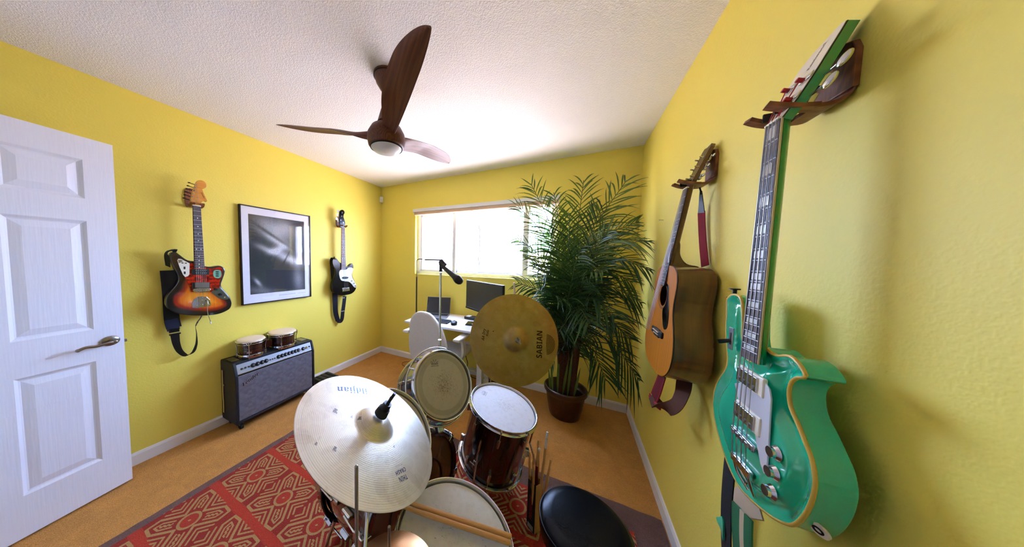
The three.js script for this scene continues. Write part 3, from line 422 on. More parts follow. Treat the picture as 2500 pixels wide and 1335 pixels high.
// ---------------------------------------------------------------- combo amplifier on casters
const AMP = { z0: -0.868, W: 0.665, HT: 0.505, D: 0.235, top: 0.56, yaw: 0.03 };
{
  const o = thing('guitar_amplifier', 'black covered combo amplifier with silver grille cloth on casters', 'amplifier', [-2.345, 0, AMP.z0]);
  o.rotation.y = Math.PI / 2 + AMP.yaw;                     // local x along the wall (away from the camera), z out of the wall
  const W = AMP.W, y0 = 0.062, y1 = AMP.top, D = AMP.D, hh = y1 - y0;
  const tolex = std({ color: 0x0f1219, roughness: 0.55, bumpMap: carpetBump, bumpScale: 0.0008 });
  const cab = (w) => { const s = shapeOf([[-D, 0], [-0.0, 0], [0.0, hh * 0.82], [-0.035, hh - 0.004], [-0.045, hh], [-D + 0.01, hh], [-D, hh - 0.01]], false); return extrude(s, w, 0.004, 2).rotateY(Math.PI / 2).scale(1, 1, 1); };
  // cabinet: side cheeks, top, bottom, back, with the slanted control panel and baffle set in
  const side = (x) => { const s = shapeOf([[-D, 0], [0.0, 0], [0.0, hh * 0.80], [-0.03, hh - 0.01], [-0.04, hh], [-D + 0.012, hh], [-D, hh - 0.012]], false); const g = extrude(s, 0.02, 0.004, 2); g.applyMatrix4(new THREE.Matrix4().makeBasis(V(0, 0, 1), V(0, 1, 0), V(1, 0, 0))); return uvBox(g.translate(x, y0, 0)); };
  const sideP = (x) => { const pts = [[-D, 0], [0, 0], [0, hh * 0.80], [-0.03, hh - 0.01], [-0.04, hh], [-D + 0.012, hh], [-D, hh - 0.012]], s = shapeOf(pts.map(([a, b]) => [-a, b]), false); const g = extrude(s, 0.02, 0.004, 2).rotateY(Math.PI / 2); return uvBox(g.translate(x, y0, 0)); };
  const cx = W / 2;
  for (const x of [0, W - 0.02]) { const g = sideP(x); mesh('side_panel', g, tolex, o); }
  // note: after the turn above the profile's depth runs to -z, which is towards the wall
  mesh('top_panel', uvBox(rbox(W - 0.002, 0.02, D - 0.038, 0.006, cx, y1 - 0.010, -(D + 0.038) / 2)), tolex, o);
  mesh('bottom_panel', uvBox(rbox(W - 0.002, 0.02, D, 0.005, cx, y0 + 0.010, -D / 2)), tolex, o);
  mesh('back_panel', uvBox(box(W - 0.03, hh - 0.03, 0.012, cx, y0 + hh / 2, -D + 0.012)), tolex, o);
  const weave = dataTex(256, (u, v) => { const a = (Math.sin(u * 64 * 6.283) > 0 ? 1 : 0) * 0.5 + (Math.sin(v * 64 * 6.283 + Math.floor(u * 64) * 3.14) > 0 ? 1 : 0) * 0.3, sp = n256(u * 256, v * 256) > 0.93 ? 0.35 : 0, dirt = 0.25 * n64(u * 6, v * 6), k = 0.30 + 0.16 * a + sp - 0.35 * dirt + 0.06; return [k, k * 0.98, k * 1.06]; }, 9, 9, true);
  mesh('grille_cloth', uvBox(rbox(W - 0.042, hh * 0.80 - 0.028, 0.010, 0.004, cx, y0 + 0.022 + (hh * 0.80 - 0.028) / 2, -0.012)), std({ map: weave, roughness: 0.75, metalness: 0.15 }), o);
  mesh('speaker_baffle', box(W - 0.05, hh * 0.8 - 0.04, 0.01, cx, y0 + hh * 0.4, -0.03), M.blackMatte, o);
  // sloped faceplate with knobs and jacks
  const a = V(0, y0 + hh * 0.80, -0.010), b = V(0, y1 - 0.014, -0.036), sl = Math.atan2(-(b.z - a.z), b.y - a.y), ph = a.distanceTo(b) - 0.006, mid = a.clone().add(b).multiplyScalar(0.5);
  const panel = new THREE.Group(); panel.name = 'control_panel'; panel.position.set(cx, mid.y, mid.z); panel.rotation.x = -sl; o.add(panel);
  mesh('faceplate', rbox(W - 0.044, ph, 0.003, 0.001, 0, 0, 0), std({ color: 0xb9bdc6, metalness: 0.9, roughness: 0.35 }), panel);
  mesh('grille_trim', rbox(W - 0.044, 0.007, 0.006, 0.002, 0, -ph / 2 + 0.004, 0.001), M.chrome, panel);
  const X = (f) => (f - 0.5) * (W - 0.05);
  for (const f of [0.045, 0.085, 0.125]) mesh('input_jack', cyl(0.0065, 0.0075, 0.008, 14).rotateX(Math.PI / 2).translate(X(f), 0, 0.005), M.black, panel);
  const knobG = merge([cyl(0.009, 0.0135, 0.014, 22).rotateX(Math.PI / 2).translate(0, 0, 0.009), cyl(0.017, 0.018, 0.003, 24).rotateX(Math.PI / 2).translate(0, 0, 0.003)]), capG = cyl(0.006, 0.006, 0.0015, 18).rotateX(Math.PI / 2).translate(0, 0, 0.0165);
  for (const f of [0.175, 0.23, 0.285, 0.335, 0.50, 0.55, 0.60, 0.65, 0.70, 0.75, 0.795, 0.87]) { const k = mesh('knob', knobG, M.black, panel); k.position.x = X(f); mesh('knob_cap', capG, M.steel, k); }
  for (const f of [0.385, 0.415, 0.445]) mesh('input_jack', cyl(0.005, 0.006, 0.007, 12).rotateX(Math.PI / 2).translate(X(f), -0.002, 0.005), M.black, panel);
  for (const f of [0.915, 0.932]) mesh('toggle_switch', rbox(0.008, 0.022, 0.008, 0.002, X(f), 0, 0.005), std({ color: 0xa89a5c, roughness: 0.4 }), panel);
  mesh('pilot_lamp', sph(0.008, 14, 10).scale(1, 1, 0.7).translate(X(0.972), 0.002, 0.004), std({ color: 0x241d22, roughness: 0.2 }), panel);
  // script badge
  mesh('badge', new THREE.PlaneGeometry(0.15, 0.05).rotateZ(0.42).translate(0.105, y1 - 0.16, -0.0055), std({ transparent: true, alphaTest: 0.35, metalness: 0.6, roughness: 0.25, map: canvasTex(640, 200, (g, w, h) => { g.clearRect(0, 0, w, h); g.textBaseline = 'middle'; g.font = 'italic bold 150px serif'; g.save(); g.transform(1, 0, -0.12, 1, 30, 0); g.lineWidth = 14; g.strokeStyle = '#c9cad2'; g.strokeText('Fender', 26, h / 2); g.fillStyle = '#141416'; g.fillText('Fender', 26, h / 2); g.restore(); }) }), o);
  for (const x of [0.09, W - 0.09]) mesh('strap_bracket', rbox(0.05, 0.004, 0.10, 0.0015, x === 0.09 ? 0.045 : W - 0.045, y1 + 0.001, -D / 2 - 0.03), M.nickel, o);
  for (const x of [0.006, W - 0.006]) mesh('tilt_leg', merge([rbox(0.008, 0.36, 0.02, 0.003, x < 0.1 ? -0.005 : W + 0.005, y0 + 0.24, -D + 0.045), cyl(0.006, 0.006, 0.01, 10).rotateZ(Math.PI / 2).translate(x < 0.1 ? -0.004 : W + 0.004, y0 + 0.30, -D + 0.07)]), M.chrome, o);
  for (const [x, z] of [[0.045, -0.04], [W - 0.045, -0.04], [0.045, -D + 0.04], [W - 0.045, -D + 0.04]]) { const c = new THREE.Group(); c.name = 'caster'; o.add(c); mesh('wheel', merge([cyl(0.024, 0.024, 0.02, 20).rotateZ(Math.PI / 2).translate(x, 0.024, z)]), M.rubber, c); mesh('fork', merge([box(0.028, 0.03, 0.02, x, 0.045, z), cyl(0.022, 0.022, 0.006, 16).translate(x, 0.059, z)]), M.steel, c); }
}
// ---------------------------------------------------------------- pair of bongos on the amplifier
{
  const o = thing('bongo_drums', 'pair of dark red bongo drums with chrome hardware on the amplifier', 'bongos', [0, AMP.top + 0.0005, 0]);
  const shellM = phys({ color: 0x2c0907, roughness: 0.25, clearcoat: 1 }), skin = std({ color: 0xe6cdae, roughness: 0.6 });
  const make = (cx, cz, r, hgt, badge) => {
    const g = new THREE.Group(); g.name = 'bongo'; g.position.set(cx, 0, cz); o.add(g);
    const prof = [[r * 0.86, 0.022]]; for (let i = 0; i <= 8; i++) { const y = 0.03 + i * (hgt * 0.72) / 8, rr0 = lerp(r * 0.87, r * 0.96, i / 8); prof.push([rr0, y], [rr0 + 0.0015, y + 0.004]); if (i > 1 && i < 7) prof.push([rr0 - 0.0015, y + 0.0075]); }
    prof.push([r * 0.95, hgt - 0.012]);
    mesh('shell', lathe(prof, 40), shellM, g);
    mesh('drumhead', lathe([[0, hgt + 0.003], [r * 0.6, hgt + 0.0025], [r * 0.93, hgt], [r * 0.99, hgt - 0.008], [r, hgt - 0.02]], 40), skin, g);
    mesh('top_rim', merge([new THREE.TorusGeometry(r * 1.02, 0.005, 8, 44).rotateX(Math.PI / 2).translate(0, hgt - 0.014, 0), new THREE.TorusGeometry(r * 1.0, 0.003, 6, 44).rotateX(Math.PI / 2).translate(0, hgt - 0.03, 0)]), M.chrome, g);
    mesh('bottom_ring', lathe([[r * 0.90, 0.004], [r * 0.955, 0.004], [r * 0.955, 0.03], [r * 0.90, 0.03], [r * 0.90, 0.004]], 40), M.chrome, g);
    for (let k = 0; k < 4; k++) { const a = 0.55 + k * Math.PI / 2, c = Math.cos(a), s = Math.sin(a), P = (q, y) => V(c * q, y, s * q); mesh('tension_rod', merge([tube([P(r * 1.06, hgt - 0.008), P(r * 1.07, hgt - 0.03), P(r * 0.99, hgt * 0.55), P(r * 0.995, 0.03), P(r * 1.0, -0.0)], 0.0035, 20, 8), tube([V(Math.cos(a - 0.22) * r * 1.03, hgt - 0.012, Math.sin(a - 0.22) * r * 1.03), P(r * 1.07, hgt - 0.035), V(Math.cos(a + 0.22) * r * 1.03, hgt - 0.012, Math.sin(a + 0.22) * r * 1.03)], 0.003, 14, 6), rbox(0.014, 0.03, 0.010, 0.003).rotateY(-a).translate(c * r * 0.985, 0.018, s * r * 0.985)]), M.chrome, g); }
    if (badge) mesh('badge', (badge === 1 ? rbox(0.032, 0.012, 0.003, 0.001) : cyl(0.008, 0.008, 0.003, 18).rotateX(Math.PI / 2)).rotateY(1.0).translate(r * 0.90 * Math.cos(-0.57), 0.05, -r * 0.90 * Math.sin(-0.57)), badge === 1 ? M.chrome : std({ color: 0x9c7a2c, metalness: 1, roughness: 0.4 }), g);
    return g;
  };
  const p1 = onFloor(612, 870, AMP.top), p2 = onFloor(686, 848, AMP.top);
  make(p1.x - 0.03, p1.z - 0.02, 0.098, 0.15, 1); make(p2.x - 0.03, p2.z - 0.03, 0.112, 0.15, 2);
  mesh('centre_block', rbox(0.05, 0.07, 0.06, 0.006, (p1.x + p2.x) / 2 - 0.03, 0.07, (p1.z + p2.z) / 2 - 0.025), shellM, o);
}
// ---------------------------------------------------------------- low black case between the amplifier and the corner
{
  const o = thing('black_case', 'low black ribbed case on the carpet behind the amplifier', 'case', [-2.43, 0, -1.70]);
  mesh('body', rbox(0.20, 0.085, 0.20, 0.012, 0, 0.0425, 0), M.black, o);
  for (let i = 0; i < 3; i++) mesh('rib', rbox(0.17, 0.006, 0.022, 0.002, 0, 0.087, -0.06 + i * 0.055), M.blackMatte, o);
  mesh('handle', tube([V(0.10, 0.05, -0.05), V(0.12, 0.055, -0.04), V(0.12, 0.055, 0.04), V(0.10, 0.05, 0.05)], 0.006, 16, 8), M.rubber, o);
}
// ---------------------------------------------------------------- motion sensor in the corner
{
  const p = onLeft(924, 485, 0.03), o = thing('motion_sensor', 'small white motion sensor high in the room corner', 'sensor', [-2.553, 2.235, -2.705]); o.rotation.y = Math.PI / 4;
  mesh('housing', rbox(0.05, 0.085, 0.034, 0.008, 0, 0.045, 0.0), M.plastic, o); mesh('lens', rbox(0.036, 0.04, 0.006, 0.002, 0, 0.03, 0.016), std({ color: 0xd8d2c4, roughness: 0.3 }), o); mesh('bracket', box(0.05, 0.03, 0.012, 0, 0.05, -0.02), M.plastic, o);
}
// ---------------------------------------------------------------- ceiling fan: three swept wooden blades
{
  const o = thing('ceiling_fan', 'three blade dark wood ceiling fan with frosted light lens', 'ceiling fan', [-1.0, 2.03, -1.1]);
  const y0 = 2.015, Y = (y) => y - y0;
  mesh('canopy', lathe([[0, Y(2.4515)], [0.072, Y(2.4515)], [0.072, Y(2.44)], [0.066, Y(2.432)], [0.058, Y(2.405)], [0.036, Y(2.37)], [0.018, Y(2.357)], [0.0, Y(2.355)]], 40), M.walnut, o);
  mesh('canopy_ring', new THREE.TorusGeometry(0.071, 0.0022, 8, 48).rotateX(Math.PI / 2).translate(0, Y(2.438), 0), M.blackMatte, o);
  mesh('downrod', cyl(0.012, 0.012, 0.2, 16).translate(0, Y(2.30), 0), M.walnut, o);
  mesh('motor_collar', lathe([[0.0, Y(2.27)], [0.026, Y(2.27)], [0.032, Y(2.255)], [0.05, Y(2.19)], [0.054, Y(2.178)], [0, Y(2.178)]], 36), M.walnut, o);
  mesh('motor_housing', lathe([[0.0, Y(2.178)], [0.05, Y(2.176)], [0.085, Y(2.155)], [0.104, Y(2.12)], [0.108, Y(2.09)], [0.100, Y(2.055)], [0.091, Y(2.045)], [0.0, Y(2.045)]], 48), M.walnut, o);
  mesh('lens_ring', new THREE.TorusGeometry(0.089, 0.003, 8, 48).rotateX(Math.PI / 2).translate(0, Y(2.044), 0), M.blackMatte, o);
  mesh('light_lens', lathe([[0.087, Y(2.044)], [0.075, Y(2.030)], [0.045, Y(2.019)], [0, Y(2.015)]], 40), phys({ color: 0xdcdad8, roughness: 0.35, clearcoat: 0.3 }), o);
  // blade in its own frame: x outwards, z along the chord, swept and twisted
  const nx = 64, nz = 10, R0 = 0.045, R1 = 0.66;
  const blade = () => {
    const pos = [], uv = [], idx = [], row = (nz + 1) * 2;
    for (let i = 0; i <= nx; i++) {
      const t = 1 - Math.pow(1 - i / nx, 1.7), x = lerp(R0, R1, t), lead = 0.012 + 0.064 * Math.pow(Math.sin(Math.PI * clamp(t * 0.76 + 0.12)), 1.1), trail = -0.034 - 0.014 * smooth(0.0, 0.5, t);
      const tipR = t > 0.72 ? Math.sqrt(Math.max(0, 1 - Math.pow((t - 0.72) / 0.28, 2))) : 1, mid = lerp(lead, trail, 0.82), a = lerp(mid, lead, tipR), b = lerp(mid, trail, tipR);
      const tw = lerp(0.72, 0.26, smooth(0.0, 0.42, t)), yb = Y(2.105) + 0.035 * smooth(0, 0.5, t) + 0.05 * t * t, th = lerp(0.05, 0.008, smooth(0, 0.28, t));
      for (let j = 0; j <= nz; j++) { const s = j / nz, c = lerp(b, a, s), cam = 0.012 * Math.sin(Math.PI * s) * tipR, edge = Math.sqrt(Math.max(0.02, Math.sin(Math.PI * clamp(s, 0.02, 0.98))));
        for (const k of [1, -1]) { const yy = cam + k * th / 2 * edge * Math.max(0.3, tipR); pos.push(x, yb + c * Math.sin(tw) + yy * Math.cos(tw), c * Math.cos(tw) - yy * Math.sin(tw)); uv.push(c * 0.9, x * 0.35); } }
    }
    for (let i = 0; i < nx; i++) for (let j = 0; j < nz; j++) { const a = i * row + j * 2, b = a + 2, c = a + row, d = c + 2; idx.push(a, b, c, b, d, c, a + 1, c + 1, b + 1, b + 1, c + 1, d + 1); }
    for (let i = 0; i < nx; i++) for (const j of [0, nz]) { const a = i * row + j * 2, c = a + row; idx.push(a, c, a + 1, c, c + 1, a + 1); }
    for (let j = 0; j < nz; j++) { const a = nx * row + j * 2; idx.push(a, a + 2, a + 1, a + 2, a + 3, a + 1); }
    const g = new THREE.BufferGeometry(); g.setAttribute('position', new THREE.Float32BufferAttribute(pos, 3)); g.setAttribute('uv', new THREE.Float32BufferAttribute(uv, 2)); g.setIndex(idx); return toCreasedNormals(g, 1.0);
  };
  const bg = blade();
  for (let k = 0; k < 3; k++) { const b = mesh('blade', bg, M.walnut, o); b.rotation.y = -(38 + 120 * k) * D2R; }
}
// ---------------------------------------------------------------- roller shade over the window
{
  const xa = WIN.x0 - 0.012, xb = WIN.x1 + 0.012, o = thing('roller_shade', 'rolled up beige roller shade with white headrail across the window', 'roller shade', [(xa + xb) / 2, 2.012, ZB]);
  const W = xb - xa;
  mesh('headrail', rbox(W, 0.042, 0.045, 0.004, 0, 0.061, 0.024), M.plastic, o);
  mesh('shade_fabric', rbox(W - 0.03, 0.04, 0.032, 0.008, 0, 0.022, 0.018), std({ color: 0xd9b592, roughness: 0.9 }), o);
  mesh('hem_bar', rbox(W - 0.03, 0.008, 0.012, 0.002, 0, 0.002, 0.018), M.plastic, o);
  mesh('pull_tab', rbox(0.035, 0.012, 0.006, 0.002, -0.06, -0.004, 0.022), M.plastic, o);
}
// ---------------------------------------------------------------- standing desk under the window
const DESK = { x0: -1.66, x1: -0.46, z0: -2.70, z1: -2.115, y: 0.735 };
{
  const o = thing('standing_desk', 'white desk with steel frame under the window', 'desk', [(DESK.x0 + DESK.x1) / 2, 0, (DESK.z0 + DESK.z1) / 2]);
  const W = DESK.x1 - DESK.x0, D = DESK.z1 - DESK.z0, wm = std({ color: 0xe9e8ea, roughness: 0.35 }), fm = std({ color: 0xdcdcda, roughness: 0.4 });
  mesh('desktop', rbox(W, 0.024, D, 0.007, 0, DESK.y - 0.012, 0, 3), wm, o);
  for (const sx of [-1, 1]) {
    const x = sx > 0 ? -0.94 - (DESK.x0 + DESK.x1) / 2 + 0.08 : -0.44;
    mesh('leg', merge([rbox(0.06, 0.42, 0.075, 0.006, x, 0.25, 0.0), rbox(0.05, 0.4, 0.06, 0.006, x, 0.5, 0.0)]), fm, o);
    mesh('foot', rbox(0.07, 0.035, D - 0.02, 0.012, x, 0.0195, 0.0), fm, o);
    mesh('top_bracket', rbox(0.06, 0.03, D - 0.1, 0.006, x, DESK.y - 0.04, 0), fm, o);
  }
  mesh('crossbar', rbox(0.9, 0.045, 0.03, 0.006, -0.05, 0.075, -D / 2 + 0.06), fm, o);
  mesh('rail', rbox(W - 0.3, 0.035, 0.04, 0.006, 0, DESK.y - 0.045, -0.02), fm, o);
}
const DY = DESK.y;
{ // laptop
  const o = thing('laptop', 'open grey laptop with a dark screen on the desk', 'laptop', [-1.47, DY, -2.50]); o.rotation.y = 0.31;
  const al = std({ color: 0x9a9b9f, metalness: 0.9, roughness: 0.35 }), W = 0.30, D = 0.205;
  mesh('base', rbox(W, 0.013, D, 0.005, 0, 0.0065, 0.02), al, o);
  const keys = merge(Array.from({ length: 5 * 13 }, (_, i) => rbox(0.018, 0.002, 0.016, 0.0008, -0.126 + (i % 13) * 0.021, 0.0145, -0.055 + Math.floor(i / 13) * 0.019, 1)));
  mesh('key_bed', box(0.276, 0.0006, 0.098, 0, 0.0133, -0.017), M.blackMatte, o);
  const kk = mesh('keys', keys, M.black, o); kk.userData.kind = 'stuff';
  mesh('trackpad', box(0.095, 0.0006, 0.06, 0, 0.0133, 0.085), std({ color: 0x85868a, roughness: 0.3, metalness: 0.6 }), o);
  const lid = new THREE.Group(); lid.name = 'lid'; lid.position.set(0, 0.012, -0.085); lid.rotation.x = -0.28; o.add(lid);
  mesh('lid_shell', rbox(W, 0.205, 0.006, 0.003, 0, 0.1025, -0.003), al, lid);
  mesh('screen', box(W - 0.006, 0.197, 0.0015, 0, 0.103, 0.0006), phys({ color: 0x07080a, roughness: 0.12, clearcoat: 1 }), lid);
}
{ // keyboard, mouse, docking hub
  const kb = thing('keyboard', 'black computer keyboard in front of the laptop', 'keyboard', [-1.33, DY, -2.28]); kb.rotation.y = 0.05;
  mesh('case', rbox(0.30, 0.016, 0.12, 0.005, 0, 0.008, 0), M.black, kb);
  const kc = mesh('keycaps', merge(Array.from({ length: 5 * 14 }, (_, i) => rbox(0.017, 0.006, 0.017, 0.0015, -0.132 + (i % 14) * 0.0203, 0.018, -0.045 + Math.floor(i / 14) * 0.0215, 1))), M.blackMatte, kb); kc.userData.kind = 'stuff';
  const ms = thing('computer_mouse', 'black computer mouse on the desk right of the keyboard', 'mouse', [-1.115, DY, -2.265]); ms.rotation.y = 0.25;
  mesh('shell', sph(1, 24, 14).scale(0.034, 0.018, 0.055).translate(0, 0.0185, 0), M.black, ms); mesh('scroll_wheel', cyl(0.009, 0.009, 0.006, 16).rotateZ(Math.PI / 2).translate(0, 0.030, -0.022), M.rubber, ms); mesh('base', cyl(1, 1, 0.02, 24).scale(0.031, 1, 0.052).translate(0, 0.0105, 0), M.rubber, ms);
  const hb = thing('docking_station', 'flat black docking station on the desk beside the monitor', 'docking station', [-1.02, DY, -2.57]); hb.rotation.y = -0.1;
  mesh('body', rbox(0.19, 0.032, 0.09, 0.006, 0, 0.016, 0), M.black, hb); mesh('top_strip', box(0.05, 0.001, 0.075, -0.055, 0.0325, 0), M.plastic, hb); mesh('top_strip', box(0.035, 0.001, 0.075, 0.06, 0.0325, 0), M.plastic, hb);
  const ph = thing('phone', 'dark phone lying on the desk below the monitor', 'phone', [-0.975, DY, -2.37]); ph.rotation.y = 0.2;
  mesh('case', rbox(0.075, 0.009, 0.15, 0.004, 0, 0.0045, 0), M.black, ph); mesh('glass', box(0.069, 0.0008, 0.142, 0, 0.0092, 0), M.blackGloss, ph);
}
{ // monitor, turned towards the chair
  const L = V(-1.08, 0, -2.49), dir = V(0.82, 0, 0.57).normalize(), W = 0.625, Hh = 0.318, top = 1.197, c = L.clone().addScaledVector(dir, W / 2);
  const o = thing('computer_monitor', 'black computer monitor turned sideways on the desk', 'monitor', [c.x, DY, c.z]); o.rotation.y = Math.atan2(-dir.z, dir.x) ;
  // local x runs left to right along the screen; screen faces local +z
  const yc = top - Hh / 2 - DY;
  mesh('housing', rbox(W, Hh, 0.028, 0.006, 0, yc, -0.014), M.black, o);
  mesh('screen', box(W - 0.014, Hh - 0.022, 0.002, 0, yc + 0.003, 0.0008), phys({ color: 0x1a1c22, roughness: 0.38, clearcoat: 0.25, clearcoatRoughness: 0.4 }), o);
  mesh('bottom_bezel', rbox(W, 0.018, 0.012, 0.003, 0, yc - Hh / 2 + 0.01, -0.002), M.black, o);
  mesh('stand_neck', rbox(0.045, 0.30, 0.02, 0.006, 0, 0.15, -0.05), M.steel, o); mesh('stand_base', rbox(0.24, 0.012, 0.17, 0.005, 0, 0.006, -0.04), M.steel, o);
}
{ // slim floor lamp left of the desk
  const o = thing('floor_lamp', 'slim black floor lamp with a horizontal bar head in front of the window', 'lamp', [-1.81, 0, -2.56]);
  mesh('base', cyl(0.11, 0.115, 0.02, 36).translate(0, 0.01, 0), M.black, o);
  mesh('pole', cyl(0.009, 0.009, 1.17, 14).translate(0, 0.605, 0), M.black, o);
  mesh('upper_rod', tube([V(0, 1.18, 0), V(0, 1.36, 0), V(0.005, 1.405, 0), V(0.03, 1.42, 0), V(0.13, 1.416, 0)], 0.0045, 40, 8), M.black, o);
  mesh('lamp_head', rbox(0.27, 0.018, 0.03, 0.004, 0.262, 1.414, 0), std({ color: 0x2b2c33, roughness: 0.4 }), o);
}
// ---------------------------------------------------------------- office chair pushed up to the desk, its back to the room
{
  const zp = -1.99, o = thing('office_chair', 'pale grey fabric office chair with white arms facing the desk', 'chair', [-1.24, 0, -2.20]);
  const fab = dataTex(256, (u, v) => { const k = 0.74 + 0.10 * n128(u * 128, v * 128) + 0.08 * n256(u * 256, v * 256); return [k, k * 0.985, k * 0.96]; }, 5, 5, true), fm = std({ map: fab, roughness: 0.95, bumpMap: carpetBump, bumpScale: 0.001 }), wp = std({ color: 0xdedbd4, roughness: 0.5 });
  const lx = (p) => [p.x + 1.24, p.y];
  const outline = [[1005, 772], [1014, 763], [1030, 761], [1048, 768], [1061, 782], [1073, 800], [1082, 822], [1088, 845], [1089, 870], [1082, 890], [1062, 898], [1032, 895], [1012, 884], [1001, 864], [997, 835], [998, 803], [1000, 784]].map(([x, y]) => lx(onPlane(x, y, 'z', zp)));
  const back = extrude(shapeOf(outline), 0.055, 0.022, 4); { const p = back.attributes.position; for (let i = 0; i < p.count; i++) { const x = p.getX(i) + 0.05; p.setZ(i, p.getZ(i) - 0.03 + 0.25 * x * x + 0.10 * Math.pow(p.getY(i) - 0.62, 2)); } back.computeVertexNormals(); }
  mesh('backrest', uvPlanar(back.translate(0, 0, zp + 2.20 - 0.03), 'x', 'y', 1), fm, o);
  mesh('seat', uvBox(rbox(0.50, 0.07, 0.46, 0.03, 0.02, 0.445, -0.03, 4)), fm, o);
  mesh('seat_shell', rbox(0.44, 0.03, 0.40, 0.012, 0.02, 0.40, -0.03), wp, o);
  mesh('back_support', ribbon([V(0, 0.40, 0.12), V(0, 0.42, 0.24), V(0, 0.47, 0.25), V(0, 0.50, 0.22)], 0.07, 0.02, V(1, 0, 0), 20), wp, o);
  for (const s of [-1, 1]) { const a = new THREE.Group(); a.name = 'armrest'; o.add(a); const x = s > 0 ? 0.30 : -0.28; mesh('arm_pad', rbox(0.075, 0.028, 0.25, 0.013, x, 0.672, 0.12, 4).rotateY(0), wp, a); mesh('arm_post', ribbon([V(x, 0.66, 0.10), V(x + s * 0.012, 0.60, 0.10), V(x + s * 0.01, 0.50, 0.09), V(x - s * 0.03, 0.43, 0.07), V(x - s * 0.12, 0.405, 0.04)], (t) => 0.06 - 0.01 * t, 0.022, V(0, 0, 1), 24), wp, a); }
  mesh('gas_column', cyl(0.025, 0.028, 0.28, 18).translate(0.02, 0.26, -0.03), M.steel, o);
  for (let k = 0; k < 5; k++) { const a = k * 1.2566 + 0.3, c = Math.cos(a), s = Math.sin(a); mesh('base_spoke', bar(V(0.02, 0.115, -0.03), V(0.02 + c * 0.28, 0.075, -0.03 + s * 0.28), 0.014, 10, 0.022), wp, o); mesh('caster', merge([cyl(0.027, 0.027, 0.018, 16).rotateZ(Math.PI / 2).rotateY(a).translate(0.02 + c * 0.29 - s * 0.014, 0.027, -0.03 + s * 0.29 + c * 0.014), cyl(0.027, 0.027, 0.018, 16).rotateZ(Math.PI / 2).rotateY(a).translate(0.02 + c * 0.29 + s * 0.014, 0.027, -0.03 + s * 0.29 - c * 0.014), rbox(0.03, 0.03, 0.03, 0.006, 0.02 + c * 0.29, 0.05, -0.03 + s * 0.29)]), M.rubber, o); }
}
{ // wall outlet with a plugged-in cord
  const o = thing('wall_outlet', 'white wall outlet below the desk', 'outlet', [-1.155, 0.285, ZB]);
  mesh('cover_plate', rbox(0.075, 0.118, 0.006, 0.003, 0, 0.06, 0.003), M.plastic, o); for (const y of [0.04, 0.083]) { const r = mesh('receptacle', rbox(0.034, 0.03, 0.004, 0.004, 0, y, 0.007), M.white, o); mesh('slot', merge([box(0.002, 0.009, 0.001, -0.007, y + 0.003, 0.0092), box(0.002, 0.009, 0.001, 0.007, y + 0.003, 0.0092)]), M.black, r); }
  const c = thing('power_cord', 'black power cord plugged into the wall outlet', 'cord', [-1.155, 0, ZB]);
  mesh('plug', rbox(0.03, 0.028, 0.035, 0.008, 0, 0.324, 0.030), M.black, c);
  mesh('cable', tube([V(0, 0.322, 0.046), V(0.0, 0.30, 0.062), V(0.015, 0.22, 0.06), V(0.03, 0.14, 0.045), V(0.01, 0.06, 0.05), V(0.08, 0.012, 0.075), V(0.25, 0.006, 0.10), V(0.38, 0.006, 0.06), V(0.45, 0.006, 0.12), V(0.36, 0.006, 0.16)], 0.004, 90, 8), M.rubber, c);
  const d = single('desk_cable', tube([V(-0.96, 0.70, -2.60), V(-1.0, 0.5, -2.68), V(-1.0, 0.28, -2.69), V(-0.99, 0.16, -2.66), V(-0.94, 0.08, -2.60), V(-0.86, 0.006, -2.56), V(-0.80, 0.006, -2.64), V(-0.74, 0.006, -2.60)], 0.0035, 70, 8), M.rubber, 'thin black cable hanging down behind the desk leg', 'cable');
  single('lamp_cord', tube([V(-1.79, 0.02, -2.55), V(-1.86, 0.005, -2.50), V(-1.98, 0.005, -2.50), V(-2.03, 0.005, -2.57), V(-1.95, 0.005, -2.66), V(-1.8, 0.005, -2.69)], 0.003, 60, 8), std({ color: 0x4a1f12, roughness: 0.6 }), 'thin brown cord looping on the carpet near the corner', 'cord');
  single('charger_cord', tube([V(-1.615, DY + 0.006, -2.455), V(-1.66, DY + 0.03, -2.50), V(-1.70, DY + 0.02, -2.58), V(-1.73, DY - 0.2, -2.66), V(-1.74, 0.3, -2.69), V(-1.74, 0.02, -2.70)], 0.0025, 50, 8), M.rubber, 'thin laptop charger cord over the left desk end', 'cord');
}
